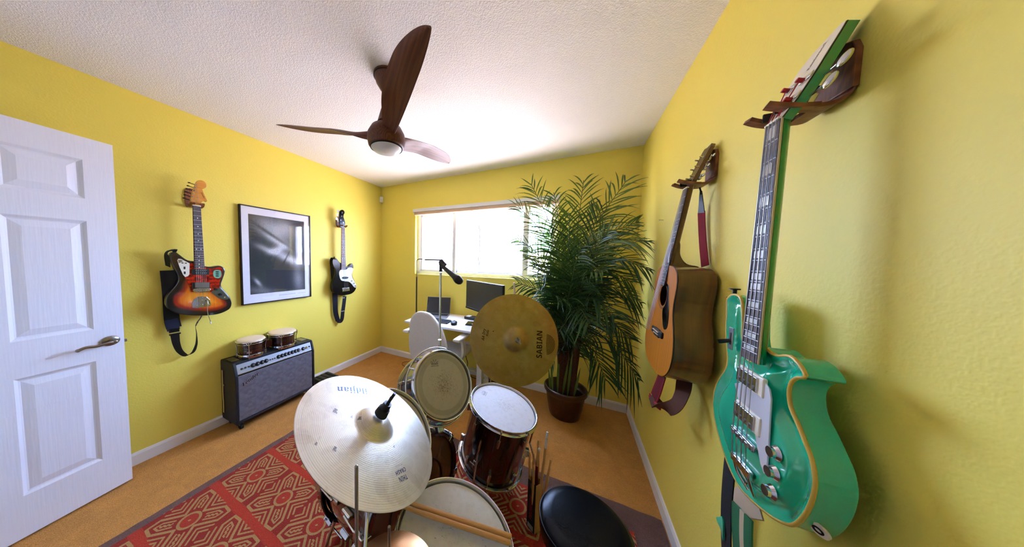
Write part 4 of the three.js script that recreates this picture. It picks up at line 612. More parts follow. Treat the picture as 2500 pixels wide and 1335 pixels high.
// ---------------------------------------------------------------- rug and the felt pad that shows round it
{
  const padMap = dataTex(256, (u, v) => { const k = 0.75 + 0.3 * n256(u * 256, v * 256) + 0.1 * n64(u * 12, v * 12); return [0.43 * k, 0.31 * k, 0.275 * k]; }, 2, 2, true);
  // ragged outline of the pad
  const P = [], edge = (a, b, n) => { for (let i = 0; i < n; i++) { const t = i / n; P.push([lerp(a[0], b[0], t) + (rnd() - 0.5) * 0.006, lerp(a[1], b[1], t) + (rnd() - 0.5) * 0.008]); } };
  edge([-1.985, 0.34], [-1.985, -1.655], 60); edge([-1.985, -1.655], [0.484, -1.655], 70); edge([0.484, -1.655], [0.484, 0.34], 30); edge([0.484, 0.34], [-1.985, 0.34], 20);
  const pad = extrude(shapeOf(P.map(([x, z]) => [x, -z]), false), 0.006).rotateX(-Math.PI / 2);
  const pm = single('rug_pad', uvPlanar(pad, 'x', 'z'), std({ map: padMap, roughness: 1, bumpMap: carpetBump, bumpScale: 0.002 }), 'grey brown felt pad showing round the edge of the red rug', 'rug pad');
  // pattern tile: rings, crossed arms and chevrons woven in tan on red, 0.305 m repeat
  const tile = canvasTex(1024, 1024, (g, w) => {
    const S = w / 0.305; g.fillStyle = '#a92a14'; g.fillRect(0, 0, w, w);
    g.save(); g.translate(w / 2, w / 2); g.scale(S, S); g.lineJoin = 'round'; g.lineCap = 'round';
    g.fillStyle = '#8f1d0e'; g.fillRect(-0.1525, -0.128, 0.305, 0.256);
    const tan = '#a98149'; g.strokeStyle = tan; g.fillStyle = tan;
    for (let k = 0; k < 4; k++) { g.save(); g.rotate(k * Math.PI / 2);
      // outline of one arm of the cross, towards +x +y
      g.lineWidth = 0.013; g.beginPath(); g.moveTo(0.056, 0.0); g.lineTo(0.075, 0.020); g.lineTo(0.128, 0.072); g.lineTo(0.124, 0.122); g.lineTo(0.074, 0.124); g.lineTo(0.020, 0.075); g.lineTo(0.0, 0.056); g.stroke();
      g.save(); g.rotate(Math.PI / 4); g.lineWidth = 0.0085; g.beginPath(); g.moveTo(0.066, -0.016); g.lineTo(0.118, -0.018); g.lineTo(0.142, 0); g.lineTo(0.118, 0.018); g.lineTo(0.066, 0.016); g.stroke(); g.lineWidth = 0.008; g.beginPath(); for (let i = 0; i <= 5; i++) { const x = 0.07 + i * 0.009; g.moveTo(x, -0.003 + (i % 2) * 0.006); g.lineTo(x + 0.006, -0.003 + ((i + 1) % 2) * 0.006); } g.stroke(); g.restore();
      // chevrons between the arms
      g.lineWidth = 0.009; g.beginPath(); g.moveTo(0.138, -0.052); g.lineTo(0.090, 0); g.lineTo(0.138, 0.052); g.stroke(); g.beginPath(); g.moveTo(0.142, -0.026); g.lineTo(0.117, 0); g.lineTo(0.142, 0.026); g.stroke();
      g.restore(); }
    g.fillStyle = '#a92a14'; g.beginPath(); g.arc(0, 0, 0.044, 0, 7); g.fill(); g.lineWidth = 0.012; g.beginPath(); g.arc(0, 0, 0.042, 0, 7); g.stroke(); g.fillStyle = tan; g.beginPath(); g.ellipse(0, 0, 0.007, 0.005, 0.5, 0, 7); g.fill();
    g.fillStyle = '#b02d13'; g.fillRect(-0.1525, -0.1525, 0.305, 0.018); g.fillRect(-0.1525, 0.1345, 0.305, 0.018);
    g.restore();
    const r = mulberry(5); for (let i = 0; i < 26000; i++) { g.fillStyle = r() < 0.5 ? 'rgba(60,8,2,0.20)' : 'rgba(232,176,110,0.13)'; g.fillRect(r() * w, r() * w, 3 + r() * 4, 2 + r() * 3); }
  });
  tile.repeat.set(1 / 0.305, 1 / 0.302); tile.offset.set(1.757 / 0.305 + 0.5, 0.741 / 0.302 + 0.5);
  const rx0 = -1.925, rx1 = 0.335, rz0 = -1.50, rz1 = 0.33, rg = uvPlanar(rbox(rx1 - rx0, 0.010, rz1 - rz0, 0.003, (rx0 + rx1) / 2, 0.0115, (rz0 + rz1) / 2), 'x', 'z');
  single('area_rug', rg, std({ map: tile, roughness: 1, bumpMap: carpetBump, bumpScale: 0.003 }), 'red area rug with tan woven rings and crosses under the drum kit', 'rug');
}
// ---------------------------------------------------------------- drum kit
const RUG = 0.0165;                                     // top of the rug
const shellTex = woodTex([0.055, 0.017, 0.015], [0.12, 0.032, 0.026], 5, 3, 2, 12);
M.shell = phys({ map: shellTex, roughness: 0.22, clearcoat: 1, clearcoatRoughness: 0.06 });
M.hoopBlack = phys({ color: 0x0a0809, roughness: 0.2, clearcoat: 1 });
const crownLogo = (g, x, y, s, rot, col) => { g.save(); g.translate(x, y); g.rotate(rot); g.strokeStyle = col; g.fillStyle = col; g.lineWidth = s * 0.06; g.beginPath(); g.moveTo(-s, 0.25 * s); g.lineTo(-s * 0.95, -0.5 * s); g.lineTo(-s * 0.45, -0.1 * s); g.lineTo(-s * 0.3, -0.8 * s); g.lineTo(s * 0.05, -0.2 * s); g.lineTo(s * 0.45, -0.85 * s); g.lineTo(s * 0.5, -0.12 * s); g.lineTo(s, -0.5 * s); g.lineTo(s * 0.8, 0.3 * s); g.stroke(); g.font = `bold ${s * 0.62}px sans-serif`; g.textAlign = 'center'; g.fillText('REMO', 0, 0.35 * s); g.font = `bold ${s * 0.28}px sans-serif`; g.fillText('WEATHER KING', 0, 0.72 * s); g.restore(); };
// batter head texture: coated film with stick wear; logo at (lx, ly) in units of the radius
function headTex(base, wear, logo, seed) {
  return canvasTex(768, 768, (g, w) => {
    g.fillStyle = base; g.fillRect(0, 0, w, w); const r = mulberry(seed), c = w / 2;
    for (let i = 0; i < 900; i++) { const a = r() * 6.283, q = Math.pow(r(), 0.5) * 0.95 * c; g.fillStyle = `rgba(110,96,70,${0.012 + 0.02 * r()})`; g.beginPath(); g.arc(c + q * Math.cos(a), c + q * Math.sin(a), 4 + r() * 16, 0, 7); g.fill(); }
    for (let i = 0; i < wear.n; i++) { const q = (r() + r() + r() - 1.5) / 1.5, s = (r() + r() + r() - 1.5) / 1.5; g.fillStyle = r() < 0.7 ? `rgba(92,60,28,${wear.a * (0.3 + r())})` : `rgba(30,26,22,${wear.a * (0.5 + r())})`; g.save(); g.translate(c + (wear.x + q * wear.r) * c, c + (wear.y + s * wear.r) * c); g.rotate(0.9 + r() * 0.8); g.fillRect(0, 0, 2 + r() * 9, 1.5 + r() * 2.5); g.restore(); }
    if (wear.ring) { g.strokeStyle = 'rgba(120,116,92,0.30)'; g.lineWidth = w * 0.07; g.beginPath(); g.arc(c, c, 0.80 * c, 0, 7); g.stroke(); }
    if (logo) crownLogo(g, c + logo[0] * c, c - logo[1] * c, logo[2] * c, logo[3], logo[4]);
  });
}
// local disc frame seen from its face: a to the right, b up, n out of the face
function discFrame(c, n) { const N = n.clone().normalize(), b = V(0, 1, 0).addScaledVector(N, -N.y).normalize(), a = b.clone().cross(N).normalize(); return { c, n: N, a, b, q: new THREE.Quaternion().setFromRotationMatrix(new THREE.Matrix4().makeBasis(a, N, b.clone().negate())), local(px, py) { const r = rayOf(px, py), o = V(0, EYE, 0), t = N.dot(c.clone().sub(o)) / N.dot(r), X = o.addScaledVector(r, t).sub(c); return [X.dot(a), X.dot(b)]; } }; }
const discUV = (g, R) => { const p = g.attributes.position, uv = new Float32Array(p.count * 2); for (let i = 0; i < p.count; i++) { uv[2 * i] = 0.5 + p.getX(i) / (2 * R); uv[2 * i + 1] = 0.5 - p.getZ(i) / (2 * R); } g.setAttribute('uv', new THREE.BufferAttribute(uv, 2)); return g; };
// a tom or snare: origin at the batter head, local +y out of the head
function drum(name, label, c, n, { r, depth, head, lugs, lugLen, hoopMat = M.chrome, shellMat = M.shell, spin = 0, double = true, group }) {
  const f = discFrame(c, n), o = thing(name, label, 'drum', [c.x, c.y, c.z], group); o.quaternion.copy(f.q);
  const rs = r - 0.012;
  mesh('shell', new THREE.CylinderGeometry(rs, rs, depth - 0.03, 56, 1, true).translate(0, -depth / 2, 0), shellMat, o);
  mesh('shell_lining', new THREE.CylinderGeometry(rs - 0.006, rs - 0.006, depth - 0.03, 40, 1, true).translate(0, -depth / 2, 0), std({ color: 0x6b3d20, roughness: 0.7, side: THREE.DoubleSide }), o);
  mesh('batter_head', discUV(lathe([[0.0001, -0.008], [r - 0.012, -0.008], [r - 0.008, -0.012], [r - 0.007, -0.028]], 64), r), std({ map: head, roughness: 0.55, bumpMap: carpetBump, bumpScale: 0.0002 }), o);
  const hoop = (y, up) => lathe([[r - 0.006, y - 0.022], [r - 0.004, y - 0.022], [r - 0.004, y - 0.003], [r + 0.001, y], [r + 0.003, y - 0.002], [r + 0.0005, y - 0.006], [r - 0.001, y - 0.020], [r + 0.008, y - 0.024], [r + 0.008, y - 0.026], [r - 0.006, y - 0.026]].map(([a, b]) => [a, b]), 64);
  mesh('hoop', hoop(0.004), hoopMat, o);
  mesh('hoop', hoop(0.004).rotateX(Math.PI).translate(0, -depth, 0), hoopMat, o);
  mesh('resonant_head', cyl(r - 0.012, r - 0.012, 0.001, 48).translate(0, -depth + 0.008, 0), std({ color: 0xd6d2c4, roughness: 0.4 }), o);
  for (let k = 0; k < lugs; k++) {
    const a = spin + k * 2 * Math.PI / lugs, ca = Math.cos(a), sa = Math.sin(a), at = (q, y) => V(ca * q, y, sa * q);
    const ys = double ? [-lugLen, -depth + lugLen] : [-depth / 2];
    for (const y of ys) { const g = merge([rbox(0.020, double ? 0.045 : depth * 0.5, 0.016, 0.005).rotateY(-a).translate(ca * (rs + 0.008), y, sa * (rs + 0.008)), cyl(0.006, 0.006, double ? 0.05 : depth * 0.55, 10).translate(ca * (rs + 0.014), y, sa * (rs + 0.014))]); mesh('lug', g, M.chrome, o); }
    mesh('tension_rod', merge([bar(at(r + 0.003, -lugLen + 0.02), at(r + 0.004, -0.016), 0.0025, 6), cyl(0.005, 0.005, 0.010, 8).translate(ca * (r + 0.004), -0.014, sa * (r + 0.004))]), M.chrome, o);
    mesh('tension_rod', merge([bar(at(r + 0.003, -depth + lugLen - 0.02), at(r + 0.004, -depth + 0.016), 0.0025, 6), cyl(0.005, 0.005, 0.010, 8).translate(ca * (r + 0.004), -depth + 0.014, sa * (r + 0.004))]), M.chrome, o);
  }
  return { o, f };
}
// rack tom facing the stool
{
  const c = V(-0.546, 0.811, -1.016), n = V(0.768, 0.484, 0.42), f = discFrame(c, n), L = f.local(1062.8, 886);
  const { o } = drum('rack_tom', 'dark wood rack tom with stick worn coated head tilted to the stool', c, n, { r: 0.158, depth: 0.235, lugs: 6, lugLen: 0.055, spin: 0.35, head: headTex('#b4ab93', { n: 900, a: 0.55, x: 0.02, y: 0.05, r: 0.52, ring: true }, [L[0] / 0.158, L[1] / 0.158, 0.13, 0.15, '#2a2723'], 31) });
  // suspension hoop round the tom and its mounting clamp
  mesh('suspension_hoop', merge([new THREE.TorusGeometry(0.182, 0.004, 8, 60, 5.6).rotateX(Math.PI / 2).rotateY(0.4).translate(0, -0.05, 0), ...[0.6, 2.2, 3.8].map((a) => bar(V(Math.cos(a) * 0.182, -0.05, Math.sin(a) * 0.182), V(Math.cos(a) * 0.16, -0.025, Math.sin(a) * 0.16), 0.004, 8))]), M.chrome, o);
  mesh('mount_plate', merge([rbox(0.06, 0.08, 0.022, 0.006).translate(-0.02, -0.12, 0.17), rbox(0.035, 0.035, 0.05, 0.008).translate(-0.02, -0.12, 0.19)]), M.chrome, o);
  mesh('badge', rbox(0.04, 0.05, 0.006, 0.002).rotateY(0.3).translate(0.05, -0.12, 0.145), std({ color: 0x39514e, metalness: 0.6, roughness: 0.4 }), o);
}
// second rack tom, mostly under the crash cymbal
{
  const c = V(-0.544, 0.804, -0.664), n = V(0.686, 0.724, -0.073);
  drum('rack_tom', 'dark wood rack tom partly hidden beneath the crash cymbal', c, n, { r: 0.150, depth: 0.19, lugs: 6, lugLen: 0.05, spin: 0.1, head: headTex('#bcb298', { n: 300, a: 0.4, x: 0, y: 0, r: 0.5, ring: true }, null, 33) });
}
// floor tom on three legs
{
  const c = V(-0.338, 0.575, -1.362), n = V(0.212, 0.975, 0.064), f = discFrame(c, n), L = f.local(1183, 957), r = 0.190, depth = 0.40;
  const { o } = drum('floor_tom', 'dark red wood floor tom with white coated head and chrome legs', c, n, { r, depth, lugs: 8, lugLen: 0.085, spin: 0.25, head: headTex('#d3d2d6', { n: 500, a: 0.22, x: 0.12, y: 0.0, r: 0.5 }, [L[0] / r, L[1] / r, 0.11, -0.35, '#5a5c70'], 35) });
  mesh('badge', cyl(1, 1, 0.003, 24).rotateX(Math.PI / 2).scale(0.018, 0.026, 1).rotateY(-0.75).translate(-0.125, -0.10, 0.125), M.black, o);
  const inv = o.quaternion.clone().invert();
  for (const a of [0.95, 3.05, 5.14]) {
    const ca = Math.cos(a), sa = Math.sin(a), p0 = V(ca * (r + 0.012), -0.20, sa * (r + 0.012)), w = p0.clone().applyQuaternion(o.quaternion).add(o.position), down = V(0, -(w.y - RUG - 0.008), 0).addScaledVector(V(ca, 0, sa).applyQuaternion(o.quaternion).setY(0), 0.10).applyQuaternion(inv);
    const leg = new THREE.Group(); leg.name = 'leg'; o.add(leg);
    mesh('rod', merge([bar(p0.clone().add(V(0, 0.09, 0)), p0, 0.005, 10), bar(p0, p0.clone().add(down), 0.005, 10)]), M.chrome, leg);
    mesh('rubber_foot', sph(0.012, 12, 8).translate(...p0.clone().add(down).toArray()), M.rubber, leg);
    mesh('leg_bracket', merge([rbox(0.034, 0.05, 0.026, 0.005).rotateY(-a).translate(ca * (r + 0.004), -0.27, sa * (r + 0.004)), bar(V(ca * (r + 0.02), -0.27, sa * (r + 0.02)), V(ca * (r + 0.02) - sa * 0.03, -0.27, sa * (r + 0.02) + ca * 0.03), 0.004, 8)]), M.chrome, leg);
  }
}
// snare drum
{
  const c = V(-0.301, 0.553, -0.645), n = V(0.145, 0.989, -0.009), r = 0.184;
  const { o } = drum('snare_drum', 'snare drum with cream coated head in front of the stool', c, n, { r, depth: 0.15, lugs: 10, lugLen: 0.06, spin: 0.1, double: false, shellMat: phys({ color: 0x1d1322, roughness: 0.25, clearcoat: 1 }), head: headTex('#cdc8b8', { n: 90, a: 0.4, x: 0, y: 0.05, r: 0.9 }, null, 37) });
  mesh('strainer', rbox(0.03, 0.07, 0.02, 0.004).translate(-0.19, -0.075, 0.03), M.chrome, o);
  const st = thing('snare_stand', 'chrome basket stand holding the snare drum', 'drum stand', [-0.33, RUG, -0.645]);
  mesh('tube', cyl(0.012, 0.012, 0.28, 16).translate(0, 0.22, 0), M.chrome, st);
  for (let k = 0; k < 3; k++) { const a = k * 2.094 + 0.4, ca = Math.cos(a), sa = Math.sin(a); mesh('leg', bar(V(0, 0.17, 0), V(ca * 0.24, 0.008, sa * 0.24), 0.007, 8), M.chrome, st); mesh('basket_arm', bar(V(0, 0.35, 0), V(ca * 0.16, 0.365 + ca * -0.02, sa * 0.16), 0.006, 8), M.chrome, st); }
  // pair of sticks lying across the head
  const stick = (p, q, y, k) => { const A = f2(p, y), B = f2(q, y + 0.0), d = B.clone().sub(A).normalize(), g = lathe([[0.0001, 0], [0.0068, 0.002], [0.0073, 0.02], [0.0073, 0.27], [0.0062, 0.33], [0.0038, 0.375], [0.0042, 0.385], [0.0052, 0.392], [0.004, 0.404], [0.0001, 0.406]], 16), m = single('drumstick', g, stickM, k, 'drumstick', 'drumsticks lying on the snare'); m.position.copy(A); m.quaternion.setFromUnitVectors(V(0, 1, 0), d); };
  const f = discFrame(c, n), f2 = (p, y) => { const l = f.local(...p); return c.clone().addScaledVector(f.a, l[0]).addScaledVector(f.b, l[1]).addScaledVector(f.n, y); };
  const stickM = std({ map: woodTex([0.78, 0.55, 0.29], [0.89, 0.68, 0.41], 4, 3, 8, 15), roughness: 0.5 });
  M.stick = stickM;
  stick([1246, 1334], [985, 1245], 0.0125, 'natural drumstick on the snare head, the one nearer the hi-hat'); stick([1248, 1318], [994, 1234], 0.0125, 'natural drumstick on the snare head, the one nearer the floor tom');
}
// bass drum on its side, batter end towards the stool
{
  const d = V(0.981, 0, 0.194).normalize(), r = 0.262, Ld = 0.40, c = V(-0.595, 0.29 + RUG, -0.88);
  const o = thing('bass_drum', 'dark red wood bass drum with black hoops lying under the toms', 'drum', [c.x, c.y, c.z]); o.quaternion.setFromUnitVectors(V(0, 1, 0), d);
  mesh('shell', new THREE.CylinderGeometry(r, r, Ld - 0.06, 72, 1, true).translate(0, -Ld / 2, 0), M.shell, o);
  const hp = (y) => lathe([[r + 0.004, y - 0.022], [r + 0.022, y - 0.022], [r + 0.024, y - 0.018], [r + 0.024, y + 0.018], [r + 0.022, y + 0.022], [r + 0.004, y + 0.022], [r + 0.004, y - 0.022]], 72);
  mesh('hoop', hp(-0.022), M.hoopBlack, o); mesh('hoop', hp(-Ld + 0.022), M.hoopBlack, o);
  mesh('batter_head', lathe([[0.0001, -0.006], [r - 0.02, -0.008], [r, -0.014], [r + 0.004, -0.03]], 64), phys({ color: 0x5a3a20, roughness: 0.2, clearcoat: 0.6 }), o);
  mesh('head_ring', new THREE.TorusGeometry(r * 0.62, 0.005, 8, 56).rotateX(Math.PI / 2).translate(0, -0.006, 0), std({ color: 0x2a1209, roughness: 0.4 }), o);
  mesh('resonant_head', cyl(r - 0.005, r - 0.005, 0.002, 56).translate(0, -Ld + 0.012, 0), M.blackMatte, o);
  for (let k = 0; k < 8; k++) {
    const a = 0.3927 + k * Math.PI / 4, ca = Math.cos(a), sa = Math.sin(a);
    for (const s of [0, 1]) { const y = s ? -Ld + 0.03 : -0.03, ys = s ? 1 : -1; const cl = new THREE.Group(); cl.name = 'claw_hook'; o.add(cl);
      mesh('claw', merge([rbox(0.018, 0.056, 0.03, 0.004).rotateY(-a).translate(ca * (r + 0.032), y, sa * (r + 0.032)), rbox(0.03, 0.012, 0.03, 0.003).rotateY(-a).translate(ca * (r + 0.016), y - ys * 0.030, sa * (r + 0.016))]), M.chrome, cl);
      mesh('t_rod', merge([bar(V(ca * (r + 0.034), y, sa * (r + 0.034)), V(ca * (r + 0.028), y + ys * 0.12, sa * (r + 0.028)), 0.004, 8), bar(V(ca * (r + 0.034) - sa * 0.025, y - ys * 0.012, sa * (r + 0.034) + ca * 0.025), V(ca * (r + 0.034) + sa * 0.025, y - ys * 0.012, sa * (r + 0.034) - ca * 0.025), 0.0045, 8)]), M.chrome, cl);
      mesh('lug', rbox(0.024, 0.06, 0.022, 0.006).rotateY(-a).translate(ca * (r + 0.012), s ? -Ld + 0.15 : -0.15, sa * (r + 0.012)), M.chrome, cl); }
  }
  const inv = o.quaternion.clone().invert(), W = (x, y, z) => V(x, y, z).sub(o.position).applyQuaternion(inv);
  for (const s of [-1, 1]) { const e = c.clone().addScaledVector(d, -Ld * 0.8), sd = V(-d.z, 0, d.x).multiplyScalar(s); mesh('spur', bar(W(e.x + sd.x * 0.24, 0.18, e.z + sd.z * 0.24), W(e.x + sd.x * 0.30 - d.x * 0.02, RUG, e.z + sd.z * 0.30 - d.z * 0.02), 0.008, 10), M.chrome, o); }
  // tom post and ball arms rising from the shell
  const P = (x, y, z) => W(x, y, z), top = c.clone().addScaledVector(d, -Ld * 0.45);
  mesh('tom_holder', merge([bar(P(top.x, c.y + r - 0.02, top.z), P(top.x, c.y + r + 0.16, top.z), 0.014, 14), bar(P(top.x, c.y + r + 0.15, top.z), P(-0.70, 0.72, -1.02), 0.009, 10), bar(P(top.x, c.y + r + 0.15, top.z), P(-0.66, 0.70, -0.72), 0.009, 10), sph(0.022, 16, 10).translate(...P(top.x, c.y + r + 0.15, top.z).toArray())]), M.chrome, o);
}
// ---------------------------------------------------------------- cymbals
function cymbal(name, label, c, n, r, draw, base, rough, ringsFrom) {
  const f = discFrame(c, n), o = thing(name, label, 'cymbal', [c.x, c.y, c.z]); o.quaternion.copy(f.q);
  const bell = r * 0.27, prof = []; for (let i = 0; i <= 8; i++) { const t = i / 8; prof.push([0.004 + (bell - 0.004) * t, 0.016 + 0.030 * (r / 0.25) * (1 - Math.pow(t, 2.4))]); } for (let i = 1; i <= 16; i++) { const t = i / 16; prof.push([lerp(bell, r, t), 0.016 - 0.016 * Math.pow(t, 1.6) - 0.0 * t]); }
  const under = prof.map(([x, y]) => [x, y - 0.0014]).reverse();
  const rings = dataTex(1024, (u, v) => { const q = Math.hypot(u - 0.5, v - 0.5) * 2 * r; return 0.5 + 0.5 * Math.sin(q * 6.283 / 0.0042) * (0.7 + 0.3 * n64(q * 300, 3)); });
  const tex = canvasTex(1024, 1024, (g, w) => { g.fillStyle = base; g.fillRect(0, 0, w, w); const k = mulberry(r * 1e5 | 0), c0 = w / 2; for (let i = 0; i < 260; i++) { const a = k() * 6.283, q = Math.sqrt(k()) * c0, R = 14 + k() * 70; g.fillStyle = k() < 0.55 ? `rgba(70,52,22,${0.02 + 0.035 * k()})` : `rgba(255,244,214,${0.02 + 0.03 * k()})`; g.beginPath(); g.ellipse(c0 + q * Math.cos(a), c0 + q * Math.sin(a), R, R * (0.3 + 0.5 * k()), k() * 3, 0, 7); g.fill(); }
    for (let i = 0; i < 150; i++) { const q = 0.06 * w + i * (0.94 * c0 - 0.06 * w) / 150; g.strokeStyle = i % 2 ? 'rgba(60,42,14,0.16)' : 'rgba(255,240,200,0.10)'; g.lineWidth = 1.8; g.beginPath(); g.arc(c0, c0, q, 0, 7); g.stroke(); }
    // place ink by photo pixel: px -> local -> canvas
    const P = (px, py) => { const l = f.local(px, py); return [c0 + l[0] / r * c0, c0 - l[1] / r * c0]; };
    const text = (s, a, b, font, col, hk = 1) => { const A = P(...a), B = P(...b), dx = B[0] - A[0], dy = B[1] - A[1], L = Math.hypot(dx, dy); g.save(); g.translate(...A); g.rotate(Math.atan2(dy, dx)); g.font = font.includes('serif') ? `${font.replace(' serif', '')} 100px serif` : `${font} 100px sans-serif`; g.fillStyle = col; const m = g.measureText(s).width; g.scale(L / m, L / m * hk); g.textBaseline = 'alphabetic'; g.fillText(s, 0, 0); g.restore(); };
    draw(g, P, text, c0); });
  const topG = discUV(lathe(prof, 96), r), botG = discUV(lathe(under, 96), r), m = phys({ map: tex, metalness: 0.8, roughness: rough, bumpMap: rings, bumpScale: 0.00007 });
  mesh('disc', merge([topG, botG]), m, o);
  return { o, f };
}
{ // crash
  const c = V(-0.486, 0.946, -0.477), n = V(0.478, 0.841, -0.253), r = 0.203;
  const { o, f } = cymbal('crash_cymbal', 'pale worn crash cymbal with blue ink lettering above the toms', c, n, r, (g, P, text) => {
    g.globalAlpha = 0.92; text('ildjian', [892, 954], [819, 948], 'italic bold serif', '#2c3a52', 1.15); g.globalAlpha = 0.35; text('Z', [912, 960], [893, 956], 'italic bold serif', '#2c3a52', 1.7); g.globalAlpha = 0.3; text('AVEDIS', [918, 968], [880, 966], 'bold', '#2c3a52'); g.globalAlpha = 0.95;
    text('THIN', [987, 1163], [967, 1173], 'bold', '#232a4e', 1.3); text('CRASH', [983, 1147], [958, 1160], 'bold', '#232a4e', 1.1); g.globalAlpha = 0.6; text('16"/41cm', [976, 1139], [958, 1146], 'normal', '#232a4e'); g.globalAlpha = 1;
    for (const [x, y, s] of [[814, 1012, 15], [852, 1029, 9], [868, 1037, 10], [813, 1104, 11], [769, 1088, 7], [955, 1101, 6]]) { const q = P(x, y); g.fillStyle = 'rgba(40,40,60,0.45)'; for (let i = 0; i < 7; i++) { g.beginPath(); g.ellipse(q[0] + (i % 3 - 1) * s * 0.8, q[1] + (Math.floor(i / 3) - 1) * s * 0.7, s * 0.55, s * 0.35, i, 0, 7); g.fill(); } }
  }, '#d9d3c6', 0.42);
  mesh('felt', cyl(0.017, 0.019, 0.02, 20).translate(0, 0.058, 0), M.rubber, o); mesh('wing_nut', merge([cyl(0.012, 0.014, 0.018, 12).translate(0, 0.076, 0), bar(V(0.006, 0.082, 0), V(0.018, 0.095, 0), 0.004, 6), bar(V(-0.006, 0.082, 0), V(-0.018, 0.095, 0), 0.004, 6), cyl(0.0045, 0.0045, 0.05, 10).translate(0.0, 0.095, 0)]), M.black, o);
  const t = onPlane(870, 1139, 'z', -0.27), st = thing('cymbal_stand', 'chrome stand with a tall thin rod beside the crash cymbal', 'cymbal stand', [t.x, RUG, t.z]);
  const el = V(0, 0.70, 0), tip = c.clone().addScaledVector(f.n, 0.012).sub(st.position);
  mesh('rod', merge([cyl(0.0030, 0.0030, t.y - 0.62, 12).translate(0, (t.y + 0.62) / 2 - RUG, 0), sph(0.0030, 10, 6).translate(0, t.y - RUG, 0)]), M.steel, st);
  mesh('tube', cyl(0.008, 0.008, 0.52, 16).translate(0, 0.40, 0), M.chrome, st); mesh('boom', bar(el, tip, 0.004, 10), M.chrome, st); mesh('tilter', sph(0.014, 14, 10).translate(0, 0.70, 0), M.chrome, st);
  mesh('collar', merge([rbox(0.035, 0.03, 0.035, 0.006, 0, 0.65, 0), cyl(0.008, 0.008, 0.03, 12).rotateZ(1.57).translate(0.025, 0.65, 0)]), M.chrome, st);
  for (let k = 0; k < 3; k++) { const a = k * 2.094 + 0.2; mesh('leg', bar(V(0, 0.26, 0), V(Math.cos(a) * 0.16, 0.007, Math.sin(a) * 0.16), 0.007, 8), M.chrome, st); }
}
{ // ride
  const c = V(-0.282, 0.979, -1.353), n = V(0.514, 0.2, 0.834), r = 0.254;
  const { o, f } = cymbal('ride_cymbal', 'large golden ride cymbal standing almost upright before the palm', c, n, r, (g, P, text) => {
    text('SABIAN', [1321, 874], [1322, 806], 'bold', '#33240c', 1.1); const A = P(1331.3, 840), E = P(1354, 840), R = Math.hypot(E[0] - A[0], E[1] - A[1]); g.strokeStyle = '#3a2a10'; g.lineWidth = R * 0.055; for (let i = 1; i <= 9; i++) { g.beginPath(); g.arc(A[0] - 2, A[1], R * i / 9, -Math.PI / 2 + 0.15, Math.PI / 2 - 0.05); g.stroke(); }
    text('AA Dry', [1181, 831], [1185, 803], 'italic bold', '#33240c', 1.1); text('Ride', [1190, 821], [1193, 806], 'italic bold', '#33240c', 1.1); const q = P(1203, 808); g.fillStyle = '#3a2a10'; g.beginPath(); g.arc(q[0], q[1], 6, 0, 7); g.fill();
  }, '#a58a52', 0.42);
  mesh('wing_nut', merge([cyl(0.010, 0.016, 0.014, 16).translate(0, 0.052, 0), bar(V(0, 0.06, 0), V(0.008, 0.066, 0.018), 0.004, 6), bar(V(0, 0.06, 0), V(-0.008, 0.066, -0.018), 0.004, 6), cyl(0.004, 0.004, 0.03, 10).translate(0, 0.065, 0)]), M.steel, o);
  const st = thing('cymbal_stand', 'chrome boom stand behind the ride cymbal', 'cymbal stand', [-0.50, RUG, -1.60]);
  const top = c.clone().addScaledVector(f.n, 0.01).sub(st.position), el = V(0, 0.88, 0);
  mesh('pole', merge([cyl(0.013, 0.013, 0.6, 16).translate(0, 0.42, 0), cyl(0.0095, 0.0095, 0.3, 14).translate(0, 0.76, 0)]), M.chrome, st); mesh('boom', bar(el.clone().add(el.clone().sub(top).multiplyScalar(0.3)), top, 0.006, 10), M.chrome, st); mesh('tilter', sph(0.018, 14, 10).translate(0, 0.88, 0), M.chrome, st); for (let k = 0; k < 3; k++) { const a = k * 2.094 + 0.5; mesh('leg', bar(V(0, 0.32, 0), V(Math.cos(a) * 0.24, 0.008, Math.sin(a) * 0.24), 0.008, 8), M.chrome, st); }
  single('wooden_dowel', bar(onPlane(1257.5, 735, 'z', -1.50), onPlane(1255, 690, 'z', -1.50), 0.006, 12), std({ color: 0xcdb79a, roughness: 0.6 }), 'pale wooden rod standing up behind the ride cymbal', 'rod');
}
